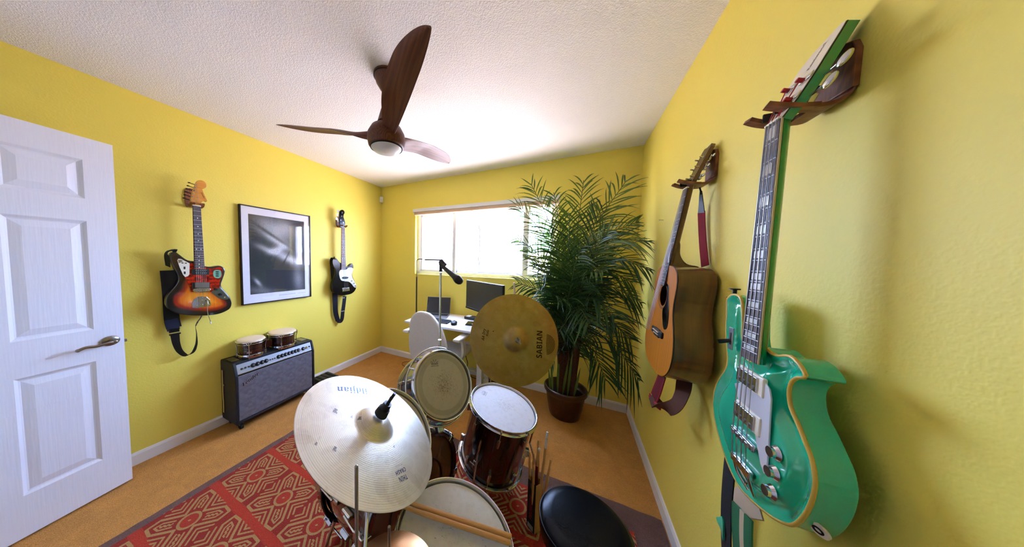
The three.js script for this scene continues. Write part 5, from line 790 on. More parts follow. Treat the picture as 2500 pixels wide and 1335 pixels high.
{ // hi-hat just entering the frame
  const y = 0.66, far = onFloor(950, 1297, y), dir = V(far.x, 0, far.z).normalize(), r = 0.115, c = far.clone().addScaledVector(dir, -r);
  const o = thing('hi_hat', 'coppery hi-hat cymbals on a stand in front of the snare', 'hi-hat', [c.x, RUG, c.z]);
  const tex = canvasTex(512, 512, (g, w) => { g.fillStyle = '#c98f5c'; g.fillRect(0, 0, w, w); for (let i = 0; i < 80; i++) { g.strokeStyle = i % 2 ? 'rgba(80,40,14,0.14)' : 'rgba(255,226,190,0.12)'; g.lineWidth = 2; g.beginPath(); g.arc(w / 2, w / 2, 20 + i * 3, 0, 7); g.stroke(); } g.fillStyle = 'rgba(60,34,20,0.8)'; for (let i = 0; i < 9; i++) { g.beginPath(); g.arc(w * (0.55 + 0.02 * (i % 3)), w * (0.2 + 0.012 * Math.floor(i / 3)), 7, 0, 7); g.fill(); } });
  const top = (yy, s) => { const prof = []; for (let i = 0; i <= 6; i++) prof.push([0.005 + 0.034 * i / 6, (0.016 + 0.018 * (1 - Math.pow(i / 6, 2))) * s]); for (let i = 1; i <= 10; i++) prof.push([lerp(0.039, r, i / 10), 0.016 * (1 - Math.pow(i / 10, 1.6)) * s]); return discUV(lathe(prof, 64), r).translate(0, yy, 0); };
  const hm = phys({ map: tex, metalness: 0.85, roughness: 0.3 });
  mesh('top_cymbal', top(y - RUG, 1), hm, o); mesh('bottom_cymbal', top(y - RUG - 0.006, -1), hm, o);
  mesh('stand_tube', cyl(0.012, 0.012, y - 0.08, 16).translate(0, (y - 0.08) / 2, 0), M.chrome, o); mesh('pull_rod', cyl(0.0035, 0.0035, 0.16, 10).translate(0, y + 0.05, 0), M.steel, o); mesh('clutch', cyl(0.010, 0.010, 0.03, 14).translate(0, y + 0.05 - RUG, 0), M.steel, o);
  for (let k = 0; k < 3; k++) { const a = k * 2.094 + 2.6; mesh('leg', bar(V(0, 0.22, 0), V(Math.cos(a) * 0.2, 0.007, Math.sin(a) * 0.2), 0.007, 8), M.chrome, o); }
}
// ---------------------------------------------------------------- stool, stick box, microphone
{
  const o = thing('drum_stool', 'round black leather drum stool', 'stool', [0.071, RUG, -0.993]), y = 0.458 - RUG, r = 0.157;
  const lea = phys({ color: 0x0e0f12, roughness: 0.26, specularIntensity: 0.28, bumpMap: dataTex(256, (u, v) => 0.6 * n64(u * 40 + 2 * n64(u * 6, v * 6), v * 40) + 0.4 * n128(u * 120, v * 120), 4, 4), bumpScale: 0.00015 });
  mesh('seat', lathe([[0.0001, y], [r * 0.7, y - 0.003], [r * 0.9, y - 0.009], [r * 0.985, y - 0.022], [r, y - 0.036], [r * 0.98, y - 0.08], [r * 0.93, y - 0.09], [0, y - 0.09]], 64), lea, o);
  mesh('piping', new THREE.TorusGeometry(r * 0.985, 0.0028, 8, 64).rotateX(Math.PI / 2).translate(0, y - 0.024, 0), M.black, o);
  mesh('post', cyl(0.016, 0.016, y - 0.19, 18).translate(0, (y - 0.09) - (y - 0.19) / 2, 0), M.chrome, o); mesh('seat_clamp', cyl(0.03, 0.04, 0.03, 18).translate(0, y - 0.10, 0), M.steel, o);
  for (let k = 0; k < 3; k++) { const a = k * 2.094 + 3.3, ca = Math.cos(a), sa = Math.sin(a); mesh('leg', merge([bar(V(ca * 0.02, 0.26, sa * 0.02), V(ca * 0.25, 0.012, sa * 0.25), 0.009, 10), bar(V(0, 0.13, 0), V(ca * 0.13, 0.14, sa * 0.13), 0.006, 8)]), M.chrome, o); mesh('rubber_foot', sph(0.016, 12, 8).translate(ca * 0.25, 0.016, sa * 0.25), M.rubber, o); }
}
{
  const c = onFloor(1307, 1303, RUG), o = thing('stick_box', 'black and tan cardboard box full of drumsticks beside the stool', 'box', [c.x - 0.012, RUG, c.z - 0.03]); o.rotation.y = -0.6;
  const W = 0.052, Hb = 0.262, card = std({ color: 0xb98f4e, roughness: 0.8 });
  const print = std({ roughness: 0.7, map: canvasTex(160, 800, (g, w, h) => { g.fillStyle = '#17130f'; g.fillRect(0, 0, w, h); g.save(); g.translate(w * 0.66, h * 0.80); g.rotate(-Math.PI / 2); g.font = 'italic bold 84px sans-serif'; g.fillStyle = '#8d2a1c'; g.fillText('PROMARK', 0, 0); g.restore(); g.fillStyle = '#7d6c50'; for (let i = 0; i < 6; i++) g.fillRect(50, 40 + i * 14, 70, 4); g.fillStyle = '#d8cfb8'; g.fillRect(20, h - 90, 110, 74); g.fillStyle = '#222'; for (let i = 0; i < 16; i++) g.fillRect(26 + i * 6.3, h - 86, i % 3 ? 2 : 4, 66); }) });
  const T = 0.002;
  mesh('front_panel', box(W, Hb, T, 0, Hb / 2, W / 2), print, o); mesh('back_panel', box(W, Hb, T, 0, Hb / 2, -W / 2), card, o); for (const s of [-1, 1]) mesh('side_panel', box(T, Hb, W, s * W / 2, Hb / 2, 0), card, o); mesh('bottom', box(W, T, W, 0, T / 2 + 0.0005, 0), card, o);
  const stk = [[-0.017, 0.012, 0.40, -0.02, 0.03, 0], [-0.006, -0.012, 0.41, 0.0, -0.03, 1], [0.004, 0.012, 0.36, 0.02, 0.06, 0], [0.012, -0.004, 0.42, 0.05, -0.04, 2], [0.018, -0.016, 0.40, 0.10, -0.05, 0], [0.0, -0.002, 0.395, -0.03, -0.05, 3], [-0.014, -0.006, 0.38, -0.03, 0.0, 0]];
  const red = std({ color: 0x7d1712, roughness: 0.45 }), white = std({ color: 0xd9d6d0, roughness: 0.5 });
  const g0 = lathe([[0.0001, 0], [0.0065, 0.002], [0.007, 0.02], [0.007, 0.27], [0.006, 0.33], [0.0036, 0.375], [0.005, 0.39], [0.004, 0.404], [0.0001, 0.406]], 14);
  const labels = ['natural wooden drumstick standing in the stick box', 'white tipped drumstick standing in the stick box', 'clear capped tall rod standing in the stick box', 'red handled drumstick standing in the stick box'];
  stk.forEach(([x, z, L, tx, tz, kind]) => {
    const s = thing('drumstick', labels[kind], 'drumstick', [0, 0, 0], 'drumsticks in the stick box'); const p = V(x, 0.006, z).applyEuler(o.rotation).add(o.position); s.position.copy(p); const dir = V(tx, 1, tz).applyEuler(o.rotation).normalize(); s.quaternion.setFromUnitVectors(V(0, 1, 0), dir);
    mesh('shaft', g0.clone().scale(1, (L + (kind === 2 ? 0.10 : kind === 3 ? 0.06 : 0)) / 0.406, 1), M.stick, s); if (kind === 1) mesh('tip', sph(0.0075, 12, 8).translate(0, L, 0), white, s); if (kind === 2) mesh('cap', cyl(0.005, 0.005, 0.09, 10).translate(0, L + 0.07, 0), M.plastic, s); if (kind === 3) mesh('grip', cyl(0.0085, 0.0085, 0.28, 12).translate(0, 0.18, 0), red, s);
  });
}
{ // microphone on a straight stand
  const b = V(-0.852, 0, -1.50), o = thing('microphone_stand', 'straight chrome microphone stand behind the rack tom', 'microphone stand', [b.x, RUG, b.z]), t = onPlane(1076, 660, 'z', b.z).y;
  mesh('base', cyl(0.11, 0.125, 0.022, 40).translate(0, 0.011, 0), M.black, o); mesh('lower_tube', cyl(0.0115, 0.0115, 0.80, 16).translate(0, 0.42, 0), M.chrome, o); mesh('upper_tube', cyl(0.0085, 0.0085, t - 0.86, 14).translate(0, (t + 0.80) / 2, 0), M.chrome, o);
  mesh('clip', merge([cyl(0.012, 0.012, 0.05, 14).translate(0, t + 0.0, 0), rbox(0.026, 0.03, 0.022, 0.006, 0.0, t + 0.035, 0), cyl(0.018, 0.018, 0.05, 16).rotateZ(0.85).translate(0.018, t + 0.035, 0.006)]), M.black, o);
  const A = onPlane(1079, 649, 'z', b.z + 0.006), B = onPlane(1127, 690, 'z', b.z + 0.05), m = thing('microphone', 'black handheld microphone pointing down from the chrome stand', 'microphone', [A.x, A.y, A.z]), d = B.clone().sub(A), L = d.length(); m.quaternion.setFromUnitVectors(V(0, 1, 0), d.normalize());
  mesh('handle', lathe([[0.0001, 0], [0.0125, 0.001], [0.0135, 0.006], [0.015, L * 0.30], [0.0185, L * 0.60], [0.0225, L * 0.72], [0.0, L * 0.72]], 28), std({ color: 0x2a2b2e, roughness: 0.5 }), m);
  mesh('collar', cyl(0.027, 0.024, 0.012, 28).translate(0, L * 0.735, 0), M.black, m);
  mesh('grille', lathe([[0.0, L], [0.016, L - 0.003], [0.025, L * 0.93], [0.029, L * 0.84], [0.027, L * 0.76], [0, L * 0.75]], 32), std({ color: 0x1b1c20, roughness: 0.6, metalness: 0.5, bumpMap: dataTex(128, (u, v) => 0.5 + 0.5 * Math.sin(u * 200) * Math.sin(v * 200), 1), bumpScale: 0.0008 }), m);
}
// flatten a tilted sub-assembly into parts of the thing itself
function bake(tmp, o) {
  tmp.updateMatrixWorld(true); const list = [];
  tmp.traverse((m) => { if (m.isMesh) list.push(m); });
  for (const m of list) { const g = m.geometry.clone().applyMatrix4(m.matrixWorld), nm = m.parent !== tmp && !m.parent.isMesh && m.parent.name === 'tuner' ? 'tuner_' + m.name : m.name; mesh(nm, g, m.material, o); }
}
// ---------------------------------------------------------------- sea-green bass on the right wall
{
  const zc = -0.872, yc = 0.90;
  const o = thing('bass_guitar', 'sea green carved top bass guitar with yellow binding on the right wall', 'bass guitar');
  const loc = wallFrame(o, 1, zc, yc), z1 = zoomOf(1680, 680, 2.0386), OFF = 0.092, TH = 0.052;
  const T = (x, y, off = OFF) => { const p = z1(x, y), l = loc(p[0], p[1], off); return [l[0], l[1]]; };
  const out = [[192, 105], [205, 86], [235, 81], [258, 100], [266, 150], [268, 215], [268, 300], [290, 400], [340, 405], [350, 372], [366, 338], [385, 348], [405, 368], [440, 384], [500, 386], [548, 430], [576, 487], [535, 492], [505, 515], [494, 562], [503, 640], [537, 720], [577, 820], [606, 900], [622, 1000], [612, 1080], [585, 1150], [545, 1203], [505, 1222], [440, 1200], [375, 1155], [310, 1098], [250, 1030], [200, 930], [165, 830], [140, 740], [124, 650], [128, 570], [150, 505], [185, 450], [196, 410], [190, 330], [188, 230], [191, 150]].map(([x, y]) => T(x, y));
  const green = phys({ color: 0x12c092, roughness: 0.22, clearcoat: 1, clearcoatRoughness: 0.03 }), bind = std({ color: 0xd6b04a, roughness: 0.45 });
  const sh = shapeOf(out), pts = sh.getPoints(1);
  mesh('body', extrude(sh, TH - 0.013, 0.001, 1).translate(0, 0, OFF - TH), green, o);
  // carved top: a height field over the outline, edge, hollow, then a crowned centre
  {
    const n = pts.length, near = (x, y) => { let d = 1e9, q = null; for (let i = 0; i < n; i++) { const p = pts[i], r = pts[(i + 1) % n], ex = r.x - p.x, ey = r.y - p.y, t = clamp(((x - p.x) * ex + (y - p.y) * ey) / (ex * ex + ey * ey + 1e-12)), ax = p.x + t * ex, ay = p.y + t * ey, dd = Math.hypot(x - ax, y - ay); if (dd < d) { d = dd; q = [ax, ay]; } } return [d, q]; };
    const inside = (x, y) => { let c = false; for (let i = 0, j = n - 1; i < n; j = i++) { const a = pts[i], b = pts[j]; if ((a.y > y) !== (b.y > y) && x < (b.x - a.x) * (y - a.y) / (b.y - a.y) + a.x) c = !c; } return c; };
    const bb = boundsOf(pts.map((p) => [p.x, p.y])), st = 0.0042, nx = Math.ceil((bb[2] - bb[0]) / st) + 2, ny = Math.ceil((bb[3] - bb[1]) / st) + 2, pos = [], idx = [], ok = [];
    const hgt = (d) => d < 0.026 ? -0.0105 * smooth(0, 0.026, d) : lerp(-0.0105, 0.0065, smooth(0.026, 0.050, d)) + 0.004 * smooth(0.05, 0.13, d);
    for (let j = 0; j <= ny; j++) for (let i = 0; i <= nx; i++) { let x = bb[0] + (i - 1) * st, y = bb[1] + (j - 1) * st; const [d, q] = near(x, y), is = inside(x, y); let h = is ? hgt(d) : 0, k = is ? 1 : 0; if (!is && d < st * 1.45) { x = q[0]; y = q[1]; k = 2; } pos.push(x, y, OFF + h); ok.push(k); }
    const id = (i, j) => j * (nx + 1) + i; for (let j = 0; j < ny; j++) for (let i = 0; i < nx; i++) { const q = [id(i, j), id(i + 1, j), id(i + 1, j + 1), id(i, j + 1)], k = q.map((v) => ok[v]); if (k.every((v) => v) && k.some((v) => v === 1)) idx.push(q[0], q[1], q[2], q[0], q[2], q[3]); }
    const g = new THREE.BufferGeometry(); g.setAttribute('position', new THREE.Float32BufferAttribute(pos, 3)); g.setIndex(idx); g.computeVertexNormals(); mesh('carved_top', g, green, o);
    const rim = []; for (let i = 0; i < n; i++) { const p = pts[i], r = pts[(i + 1) % n], A = [p.x, p.y, OFF], B = [r.x, r.y, OFF], C = [r.x, r.y, OFF - 0.0145], D = [p.x, p.y, OFF - 0.0145]; [A, B, C, A, C, D].forEach((v) => rim.push(...v)); }
    const rg = new THREE.BufferGeometry(); rg.setAttribute('position', new THREE.Float32BufferAttribute(rim, 3)); rg.computeVertexNormals(); mesh('top_edge', rg, phys({ color: 0x12c092, roughness: 0.22, clearcoat: 1, side: THREE.DoubleSide }), o);
  }
  const P3 = pts.map((p) => V(p.x, p.y, OFF - 0.0025));
  mesh('edge_binding', tube(P3.filter((_, i) => i % 2 === 0), 0.0036, 220, 6, true), bind, o);
  const TOP = OFF + 0.0095;
  const flat = (q, th, z, mat, name, curve = false, bev = 0.0006) => mesh(name, extrude(shapeOf(q.map(([x, y]) => T(x, y, z)), curve), th, bev).translate(0, 0, z), mat, o);
  // fingerboard and neck lean back to the wall, the head leans back further
  const ZT = OFF + 0.019, nutP = loc(1887, 301, 0.100), endP = loc(1826, 878, ZT), cxn = nutP[0], len = nutP[1] - endP[1];
  const nk = new THREE.Group(); nk.position.set(endP[0], endP[1], ZT); nk.rotation.set(-Math.atan2(ZT - 0.100, len), 0, Math.atan2(endP[0] - nutP[0], len));
  const gNeck = phys({ color: 0x0a9048, roughness: 0.3, clearcoat: 1 });
  neck(nk, { nutY: len, cx: 0, zTop: 0, scale: 0.80, frets: 20, nutW: 0.046, heelW: 0.063, len, boardMat: std({ map: woodTex([0.20, 0.13, 0.11], [0.36, 0.26, 0.23], 8, 8, 3, 21), roughness: 0.5 }), neckMat: gNeck, blocks: [1, 3, 5, 7, 9, 11, 12, 14, 16, 18, 20], bound: std({ color: 0xcdbb7f, roughness: 0.5 }) });
  bake(nk, o);
  const hg = new THREE.Group(); hg.position.set(cxn, nutP[1], 0.100); hg.rotation.x = -0.40;
  const hs = [[-0.024, 0], [-0.030, 0.016], [-0.042, 0.034], [-0.048, 0.060], [-0.046, 0.140], [-0.030, 0.168], [0.020, 0.192], [0.036, 0.186], [0.043, 0.090], [0.040, 0.034], [0.030, 0.016], [0.024, 0]];
  mesh('headstock', extrude(shapeOf(hs, false), 0.018, 0.001).translate(0, 0, -0.020), gNeck, hg);
  mesh('head_veneer', extrude(shapeOf(hs.map(([x, y]) => [x * 0.97, y]), false), 0.0016).translate(0, 0, -0.002), std({ color: 0xe9dcc4, roughness: 0.4 }), hg);
  mesh('head_veneer_line', extrude(shapeOf(hs.map(([x, y]) => [x * 1.002, y]), false), 0.002).translate(0, 0, -0.0035), M.black, hg);
  mesh('head_lettering', new THREE.PlaneGeometry(0.062, 0.016).rotateZ(Math.PI / 2).translate(0.004, 0.140, 0.0), std({ transparent: true, alphaTest: 0.4, roughness: 0.5, map: canvasTex(512, 128, (c, w, h) => { c.clearRect(0, 0, w, h); c.fillStyle = '#15130f'; c.font = 'italic bold 96px serif'; c.textBaseline = 'middle'; c.fillText('Eastwood', 8, h / 2); }) }), hg);
  const red = std({ color: 0xb01c22, roughness: 0.4, metalness: 0.2 });
  for (const [sx, dy] of [[-1, 0.045], [-1, 0.085], [1, 0.038], [1, 0.078]]) {
    const x = sx * 0.024, y = dy; tuner(hg, x, y, 0, [sx, 0.15], 0.048, [0.012, 0.016, 0.006], M.chrome, M.chrome);
    mesh('string_wrap', cyl(0.0048, 0.0048, 0.010, 14).rotateX(Math.PI / 2).translate(x, y, 0.008), red, hg); mesh('tuner_plate', merge([cyl(0.010, 0.010, 0.003, 18).rotateX(Math.PI / 2).translate(x, y, 0.001), rbox(0.02, 0.028, 0.012, 0.003, x, y, -0.026), rbox(0.03, 0.012, 0.002, 0.0006, x + 0.004, y + 0.004, 0.002)]), M.chrome, hg);
  }
  [[-0.016, -1, 0.045], [-0.0053, -1, 0.085], [0.0053, 1, 0.078], [0.016, 1, 0.038]].forEach(([x, sx, dy]) => mesh('head_string', bar(V(x, 0.003, 0.002), V(sx * 0.021, dy, 0.007), 0.0011, 6), red, hg));
  bake(hg, o);
  // pickups, pickguard, bridge, tailpiece, knobs
  const bx = endP[0], row = (px, py, z) => loc(...z1(px, py), z)[1];
  const pu = (py, w) => { const y = row(285, py, TOP + 0.01); mesh('pickup_ring', rbox(0.094, 0.046, 0.008, 0.003, bx + 0.005, y, TOP + 0.002), M.ivory, o); mesh('pickup_cover', rbox(0.076, 0.036, 0.010, 0.002, bx - 0.002, y, TOP + 0.005), M.chrome, o); for (let i = 0; i < 4; i++) mesh('pole_screw', cyl(0.004, 0.004, 0.003, 12).rotateX(Math.PI / 2).translate(bx - 0.028 + i * 0.018, y - 0.008, TOP + 0.010), M.steel, o); };
  pu(497); pu(692);
  const g1 = (px, py) => { const l = loc(...z1(px, py), TOP + 0.004); return [l[0], l[1]]; };
  mesh('pickguard', extrude(shapeOf([[228, 520], [350, 505], [380, 520], [400, 550], [408, 600], [402, 700], [395, 840], [385, 950], [373, 968], [355, 920], [340, 840], [330, 780], [320, 720], [285, 660], [245, 600]].map(([x, y]) => g1(x, y)), false), 0.003, 0.0008).translate(0, 0, TOP), std({ color: 0xd7d6dc, roughness: 0.25 }), o);
  const by = row(250, 790, TOP + 0.015); mesh('bridge', merge([rbox(0.088, 0.016, 0.008, 0.003, bx, by, TOP + 0.006), ...[-1, 1].map((s) => cyl(0.006, 0.006, 0.012, 14).rotateX(Math.PI / 2).translate(bx + s * 0.036, by, TOP + 0.005))]), M.chrome, o);
  for (let i = 0; i < 4; i++) mesh('saddle', rbox(0.012, 0.012, 0.006, 0.002, bx - 0.027 + i * 0.018, by, TOP + 0.011), M.steel, o);
  const ty = row(225, 900, TOP + 0.012);
  mesh('tailpiece', merge([rbox(0.076, 0.020, 0.010, 0.003, bx, ty, TOP + 0.004), tube([V(bx - 0.030, ty - 0.008, TOP + 0.004), V(bx - 0.028, ty - 0.035, TOP - 0.003), V(bx - 0.006, ty - 0.066, OFF - 0.008), V(bx + 0.014, ty - 0.066, OFF - 0.008), V(bx + 0.030, ty - 0.035, TOP - 0.003), V(bx + 0.030, ty - 0.008, TOP + 0.004)], 0.0035, 40, 8), tube([V(bx - 0.012, ty - 0.010, TOP + 0.004), V(bx + 0.014, ty - 0.030, TOP - 0.001), V(bx - 0.004, ty - 0.050, OFF + 0.001)], 0.003, 24, 8)]), M.chrome, o);
  strings(o, 4, { c: cxn, w: 0.033 }, { c: bx, w: 0.056 }, nutP[1] + 0.003, by, 0.103, TOP + 0.013, 0.0014, 0.0008, M.wire); strings(o, 4, { c: bx, w: 0.056 }, { c: bx, w: 0.056 }, by, ty, TOP + 0.013, TOP + 0.009, 0.0014, 0.0008, M.wire);
  for (const [px, py] of [[405, 858], [395, 955], [382, 1050]]) { const l = loc(...z1(px + 22, py + 8), TOP + 0.003); const k = new THREE.Group(); k.name = 'control_knob'; o.add(k); mesh('skirt', cyl(0.0115, 0.0155, 0.006, 26).rotateX(Math.PI / 2).translate(l[0], l[1], TOP + 0.002), M.chrome, k); mesh('barrel', cyl(0.0110, 0.0115, 0.006, 26).rotateX(Math.PI / 2).translate(l[0], l[1], TOP + 0.007), M.chrome, k); mesh('knob_cap', cyl(0.0105, 0.0105, 0.001, 24).rotateX(Math.PI / 2).translate(l[0], l[1], TOP + 0.0103), std({ color: 0x6b5a48, metalness: 0.8, roughness: 0.4 }), k); }
  { const l = loc(...z1(216, 298), TOP); mesh('switch_plate', rbox(0.020, 0.062, 0.003, 0.0012, l[0], l[1], TOP + 0.001), M.steel, o); mesh('switch_slot', box(0.006, 0.034, 0.001, l[0], l[1], TOP + 0.003), M.black, o); mesh('switch_tip', bar(V(l[0], l[1] - 0.006, TOP + 0.002), V(l[0] - 0.006, l[1] - 0.014, TOP + 0.024), 0.005, 10, 0.0065), M.black, o); }
  { const l = loc(...z1(248, 66), OFF - 0.03); mesh('strap_button', merge([cyl(0.012, 0.012, 0.004, 18).translate(l[0] - 0.012, T(235, 82)[1] + 0.012, OFF - 0.028), cyl(0.005, 0.005, 0.014, 12).translate(l[0] - 0.012, T(235, 82)[1] + 0.004, OFF - 0.028)]), M.black, o); }
  { const l = T(560, 1215); const mq = quatTo(V(0.45, -0.35, 0.8)), mp = V(l[0] - 0.002, l[1] - 0.003, OFF - 0.024); mesh('end_medallion', cyl(0.014, 0.014, 0.004, 26).applyQuaternion(mq).translate(mp.x, mp.y, mp.z), M.ivory, o); mesh('end_emblem', new THREE.TorusGeometry(0.006, 0.0016, 8, 20).rotateX(Math.PI / 2).translate(0, 0.0025, 0).applyQuaternion(mq).translate(mp.x, mp.y, mp.z), M.blackMatte, o); }
  // strap: black webbing behind the body, cream and green leather end in front
  const S = (x, y, off) => { const l = loc(...z1(x, y), off); return V(l[0], l[1], l[2]); };
  const webb = std({ color: 0x0b0b0d, roughness: 0.85, bumpMap: carpetBump, bumpScale: 0.0006 });
  mesh('strap', ribbon([S(215, 860, 0.035), S(200, 1000, 0.035), S(190, 1150, 0.035), S(190, 1335, 0.035), S(200, 1450, 0.036), S(250, 1510, 0.05), S(290, 1460, 0.07)], 0.075, 0.003, V(1, 0, 0.1), 50), webb, o);
  const stripe = std({ roughness: 0.6, map: canvasTex(128, 64, (g, w, h) => { g.fillStyle = '#2f7d57'; g.fillRect(0, 0, w, h); g.fillStyle = '#d8c9ac'; g.fillRect(w * 0.42, 0, w * 0.22, h); g.fillStyle = 'rgba(20,50,34,0.7)'; for (let i = 0; i < 8; i++) { g.fillRect(w * 0.04, i * 8, 3, 5); g.fillRect(w * 0.93, i * 8, 3, 5); } }) });
  const Q = (px, py, off) => { const l = loc(px, py, off); return V(l[0], l[1], l[2]); };
  const gr = ribbon([Q(1812, 1246, 0.090), Q(1811, 1275, 0.091), Q(1811, 1310, 0.091), Q(1813, 1350, 0.088), Q(1818, 1420, 0.080)], 0.066, 0.004, V(1, 0, -0.10), 30); { const uv = gr.attributes.uv; for (let i = 0; i < uv.count; i++) uv.setXY(i, uv.getX(i) / 0.066 + 0.5, uv.getY(i) / 0.04); }
  mesh('strap_front', gr, stripe, o);
  mesh('strap_end', ribbon([Q(1816, 1190, 0.064), Q(1826, 1264, 0.078)], (t) => 0.034 + 0.034 * Math.sqrt(t), 0.004, V(1, -0.3, 0), 20), std({ color: 0xc7b399, roughness: 0.7 }), o);
  mesh('strap_keeper', ribbon([Q(1757, 1262, 0.040), Q(1763, 1290, 0.042), Q(1766, 1318, 0.040)], (t) => 0.034 * (1.05 - t), 0.004, V(1, -0.1, 0), 12), green, o);
  const hp = loc(1893, 262, 0.0); hanger(V(XR, 1.780, -0.886), Math.PI, 'large walnut guitar hanger holding the green bass', 0.118, 0.095, 0.118);
}
// ---------------------------------------------------------------- dreadnought acoustic on the right wall
{
  const zc = -1.432, yc = 0.915;
  const o = thing('acoustic_guitar', 'acoustic guitar with amber spruce top and dark sides hanging on the wall', 'guitar');
  const loc = wallFrame(o, 1, zc, yc); o.rotation.order = 'YXZ'; o.rotation.x = -0.05;
  const FRONT = 0.152, TH = 0.115;
  // half outline (x, y) from the tail up; y in metres above the tail
  const half = [[0.0, 0.0], [0.06, 0.002], [0.115, 0.013], [0.158, 0.040], [0.187, 0.080], [0.1965, 0.125], [0.190, 0.175], [0.170, 0.225], [0.150, 0.265], [0.138, 0.300], [0.136, 0.335], [0.141, 0.375], [0.143, 0.405], [0.137, 0.438], [0.118, 0.466], [0.082, 0.483], [0.04, 0.488], [0.0, 0.489]];
  const out = [...half, ...half.slice(1, -1).reverse().map(([x, y]) => [-x, y])].map(([x, y]) => [x, y]);
  const sh = shapeOf(out), spruce = phys({ map: woodTex([0.80, 0.46, 0.10], [0.91, 0.58, 0.18], 16, 3, 0.5, 41), roughness: 0.3, clearcoat: 0.7, clearcoatRoughness: 0.12 }), mahog = phys({ map: woodTex([0.26, 0.11, 0.045], [0.42, 0.20, 0.09], 6, 3, 1, 42), roughness: 0.3, clearcoat: 0.8, clearcoatRoughness: 0.1 });
  const inner = new THREE.Path(sh.getPoints(1).map((p) => new THREE.Vector2(p.x * 0.978, (p.y - 0.24) * 0.985 + 0.24)).reverse()), ring = shapeOf(out); ring.holes.push(inner);
  mesh('sides', uvBox(extrude(ring, TH - 0.003).translate(0, 0, FRONT - TH)), mahog, o); mesh('back', uvBox(extrude(shapeOf(out), 0.004, 0.001).translate(0, 0, FRONT - TH - 0.0035)), mahog, o);
  const topSh = shapeOf(out); const hole = new THREE.Path(); hole.absarc(0, 0.352, 0.050, 0, Math.PI * 2, true); topSh.holes.push(hole);
  mesh('soundboard', uvPlanar(extrude(topSh, 0.003).translate(0, 0, FRONT - 0.002), 'x', 'y'), spruce, o);
  mesh('rosette', merge([new THREE.RingGeometry(0.054, 0.0565, 56), new THREE.RingGeometry(0.0595, 0.063, 56)]).translate(0, 0.352, FRONT + 0.0014), std({ color: 0x5a3a1c, roughness: 0.5 }), o);
  mesh('edge_binding', tube(sh.getPoints(1).filter((_, i) => i % 2 === 0).map((p) => V(p.x, p.y, FRONT - 0.002)), 0.0024, 200, 6, true), std({ color: 0x1a0f0a, roughness: 0.4 }), o);
  mesh('pickguard', extrude(shapeOf([[0.026, 0.408], [0.056, 0.400], [0.080, 0.340], [0.108, 0.272], [0.104, 0.222], [0.074, 0.210], [0.044, 0.240], [0.026, 0.290], [0.050, 0.315], [0.058, 0.352], [0.048, 0.388]]), 0.002, 0.0005).translate(0, 0, FRONT + 0.001), M.blackGloss, o);
  mesh('bridge', merge([rbox(0.150, 0.028, 0.008, 0.003, 0, 0.178, FRONT + 0.005), rbox(0.07, 0.038, 0.008, 0.003, 0, 0.176, FRONT + 0.005)]), M.black, o); mesh('saddle', rbox(0.076, 0.004, 0.008, 0.001, 0, 0.184, FRONT + 0.011), M.ivory, o);
  for (let i = 0; i < 6; i++) mesh('bridge_pin', sph(0.003, 10, 6).translate(-0.028 + i * 0.0112, 0.171, FRONT + 0.010), M.ivory, o);
  // neck leans back towards the wall
  const nk = new THREE.Group(); nk.position.set(0, 0.415, FRONT + 0.006); nk.rotation.x = -0.085;
  const nutY = 0.415, ZT = 0.0;
  neck(nk, { nutY, cx: 0, zTop: ZT + 0.003, scale: 0.645, frets: 20, nutW: 0.043, heelW: 0.056, len: nutY + 0.02, boardMat: M.rosewood, neckMat: mahog, dots: [5, 7, 9, 12, 15] });
  mesh('neck_heel', extrude(shapeOf([[0, 0.20], [0.016, 0.18], [0.028, 0.125], [0.055, 0.092], [0.097, 0.084], [0.097, 0.066], [0, 0.066]]), 0.046, 0.006).rotateY(Math.PI / 2).translate(-0.023, 0, -0.003), mahog, nk);
  const hs = [[-0.0215, 0], [-0.031, 0.03], [-0.036, 0.10], [-0.037, 0.165], [-0.030, 0.178], [0.0, 0.172], [0.030, 0.178], [0.037, 0.165], [0.036, 0.10], [0.031, 0.03], [0.0215, 0]].map(([x, y]) => [x, y]);
  const HM = (name, g, m) => mesh(name, g.applyMatrix4(new THREE.Matrix4().makeTranslation(0, nutY + 0.004, ZT + 0.002).multiply(new THREE.Matrix4().makeRotationX(-0.20))), m, nk);
  HM('headstock', extrude(shapeOf(hs, false), 0.014, 0.0012).translate(0, 0, -0.016), mahog);
  for (const s of [-1, 1]) for (const y of [0.045, 0.085, 0.125]) { HM('tuner_post', cyl(0.003, 0.003, 0.016, 10).rotateX(Math.PI / 2).translate(s * 0.022, y, 0.004), M.chrome); HM('tuner', merge([cyl(0.006, 0.006, 0.003, 14).rotateX(Math.PI / 2).translate(s * 0.022, y, -0.001), rbox(0.018, 0.022, 0.010, 0.003, s * 0.024, y, -0.022), bar(V(s * 0.024, y, -0.022), V(s * 0.050, y, -0.022), 0.0025, 8), sph(1, 14, 10).scale(0.009, 0.007, 0.004).translate(s * 0.055, y, -0.022)]), M.chrome); }
  for (let i = 0; i < 6; i++) { const t = i / 5 - 0.5; mesh('string', bar(V(t * 0.034, nutY + 0.003, ZT + 0.006), V(t * 0.056, -0.232, 0.004 + 0.012), lerp(0.0007, 0.0004, i / 5), 5), M.wire, nk); }
  bake(nk, o);
  // red woven strap: from the headstock down to the heel, and the long loop hanging under the body
  const S = (px, py, off) => { const l = loc(px, py, off); return V(l[0], l[1], l[2]); };
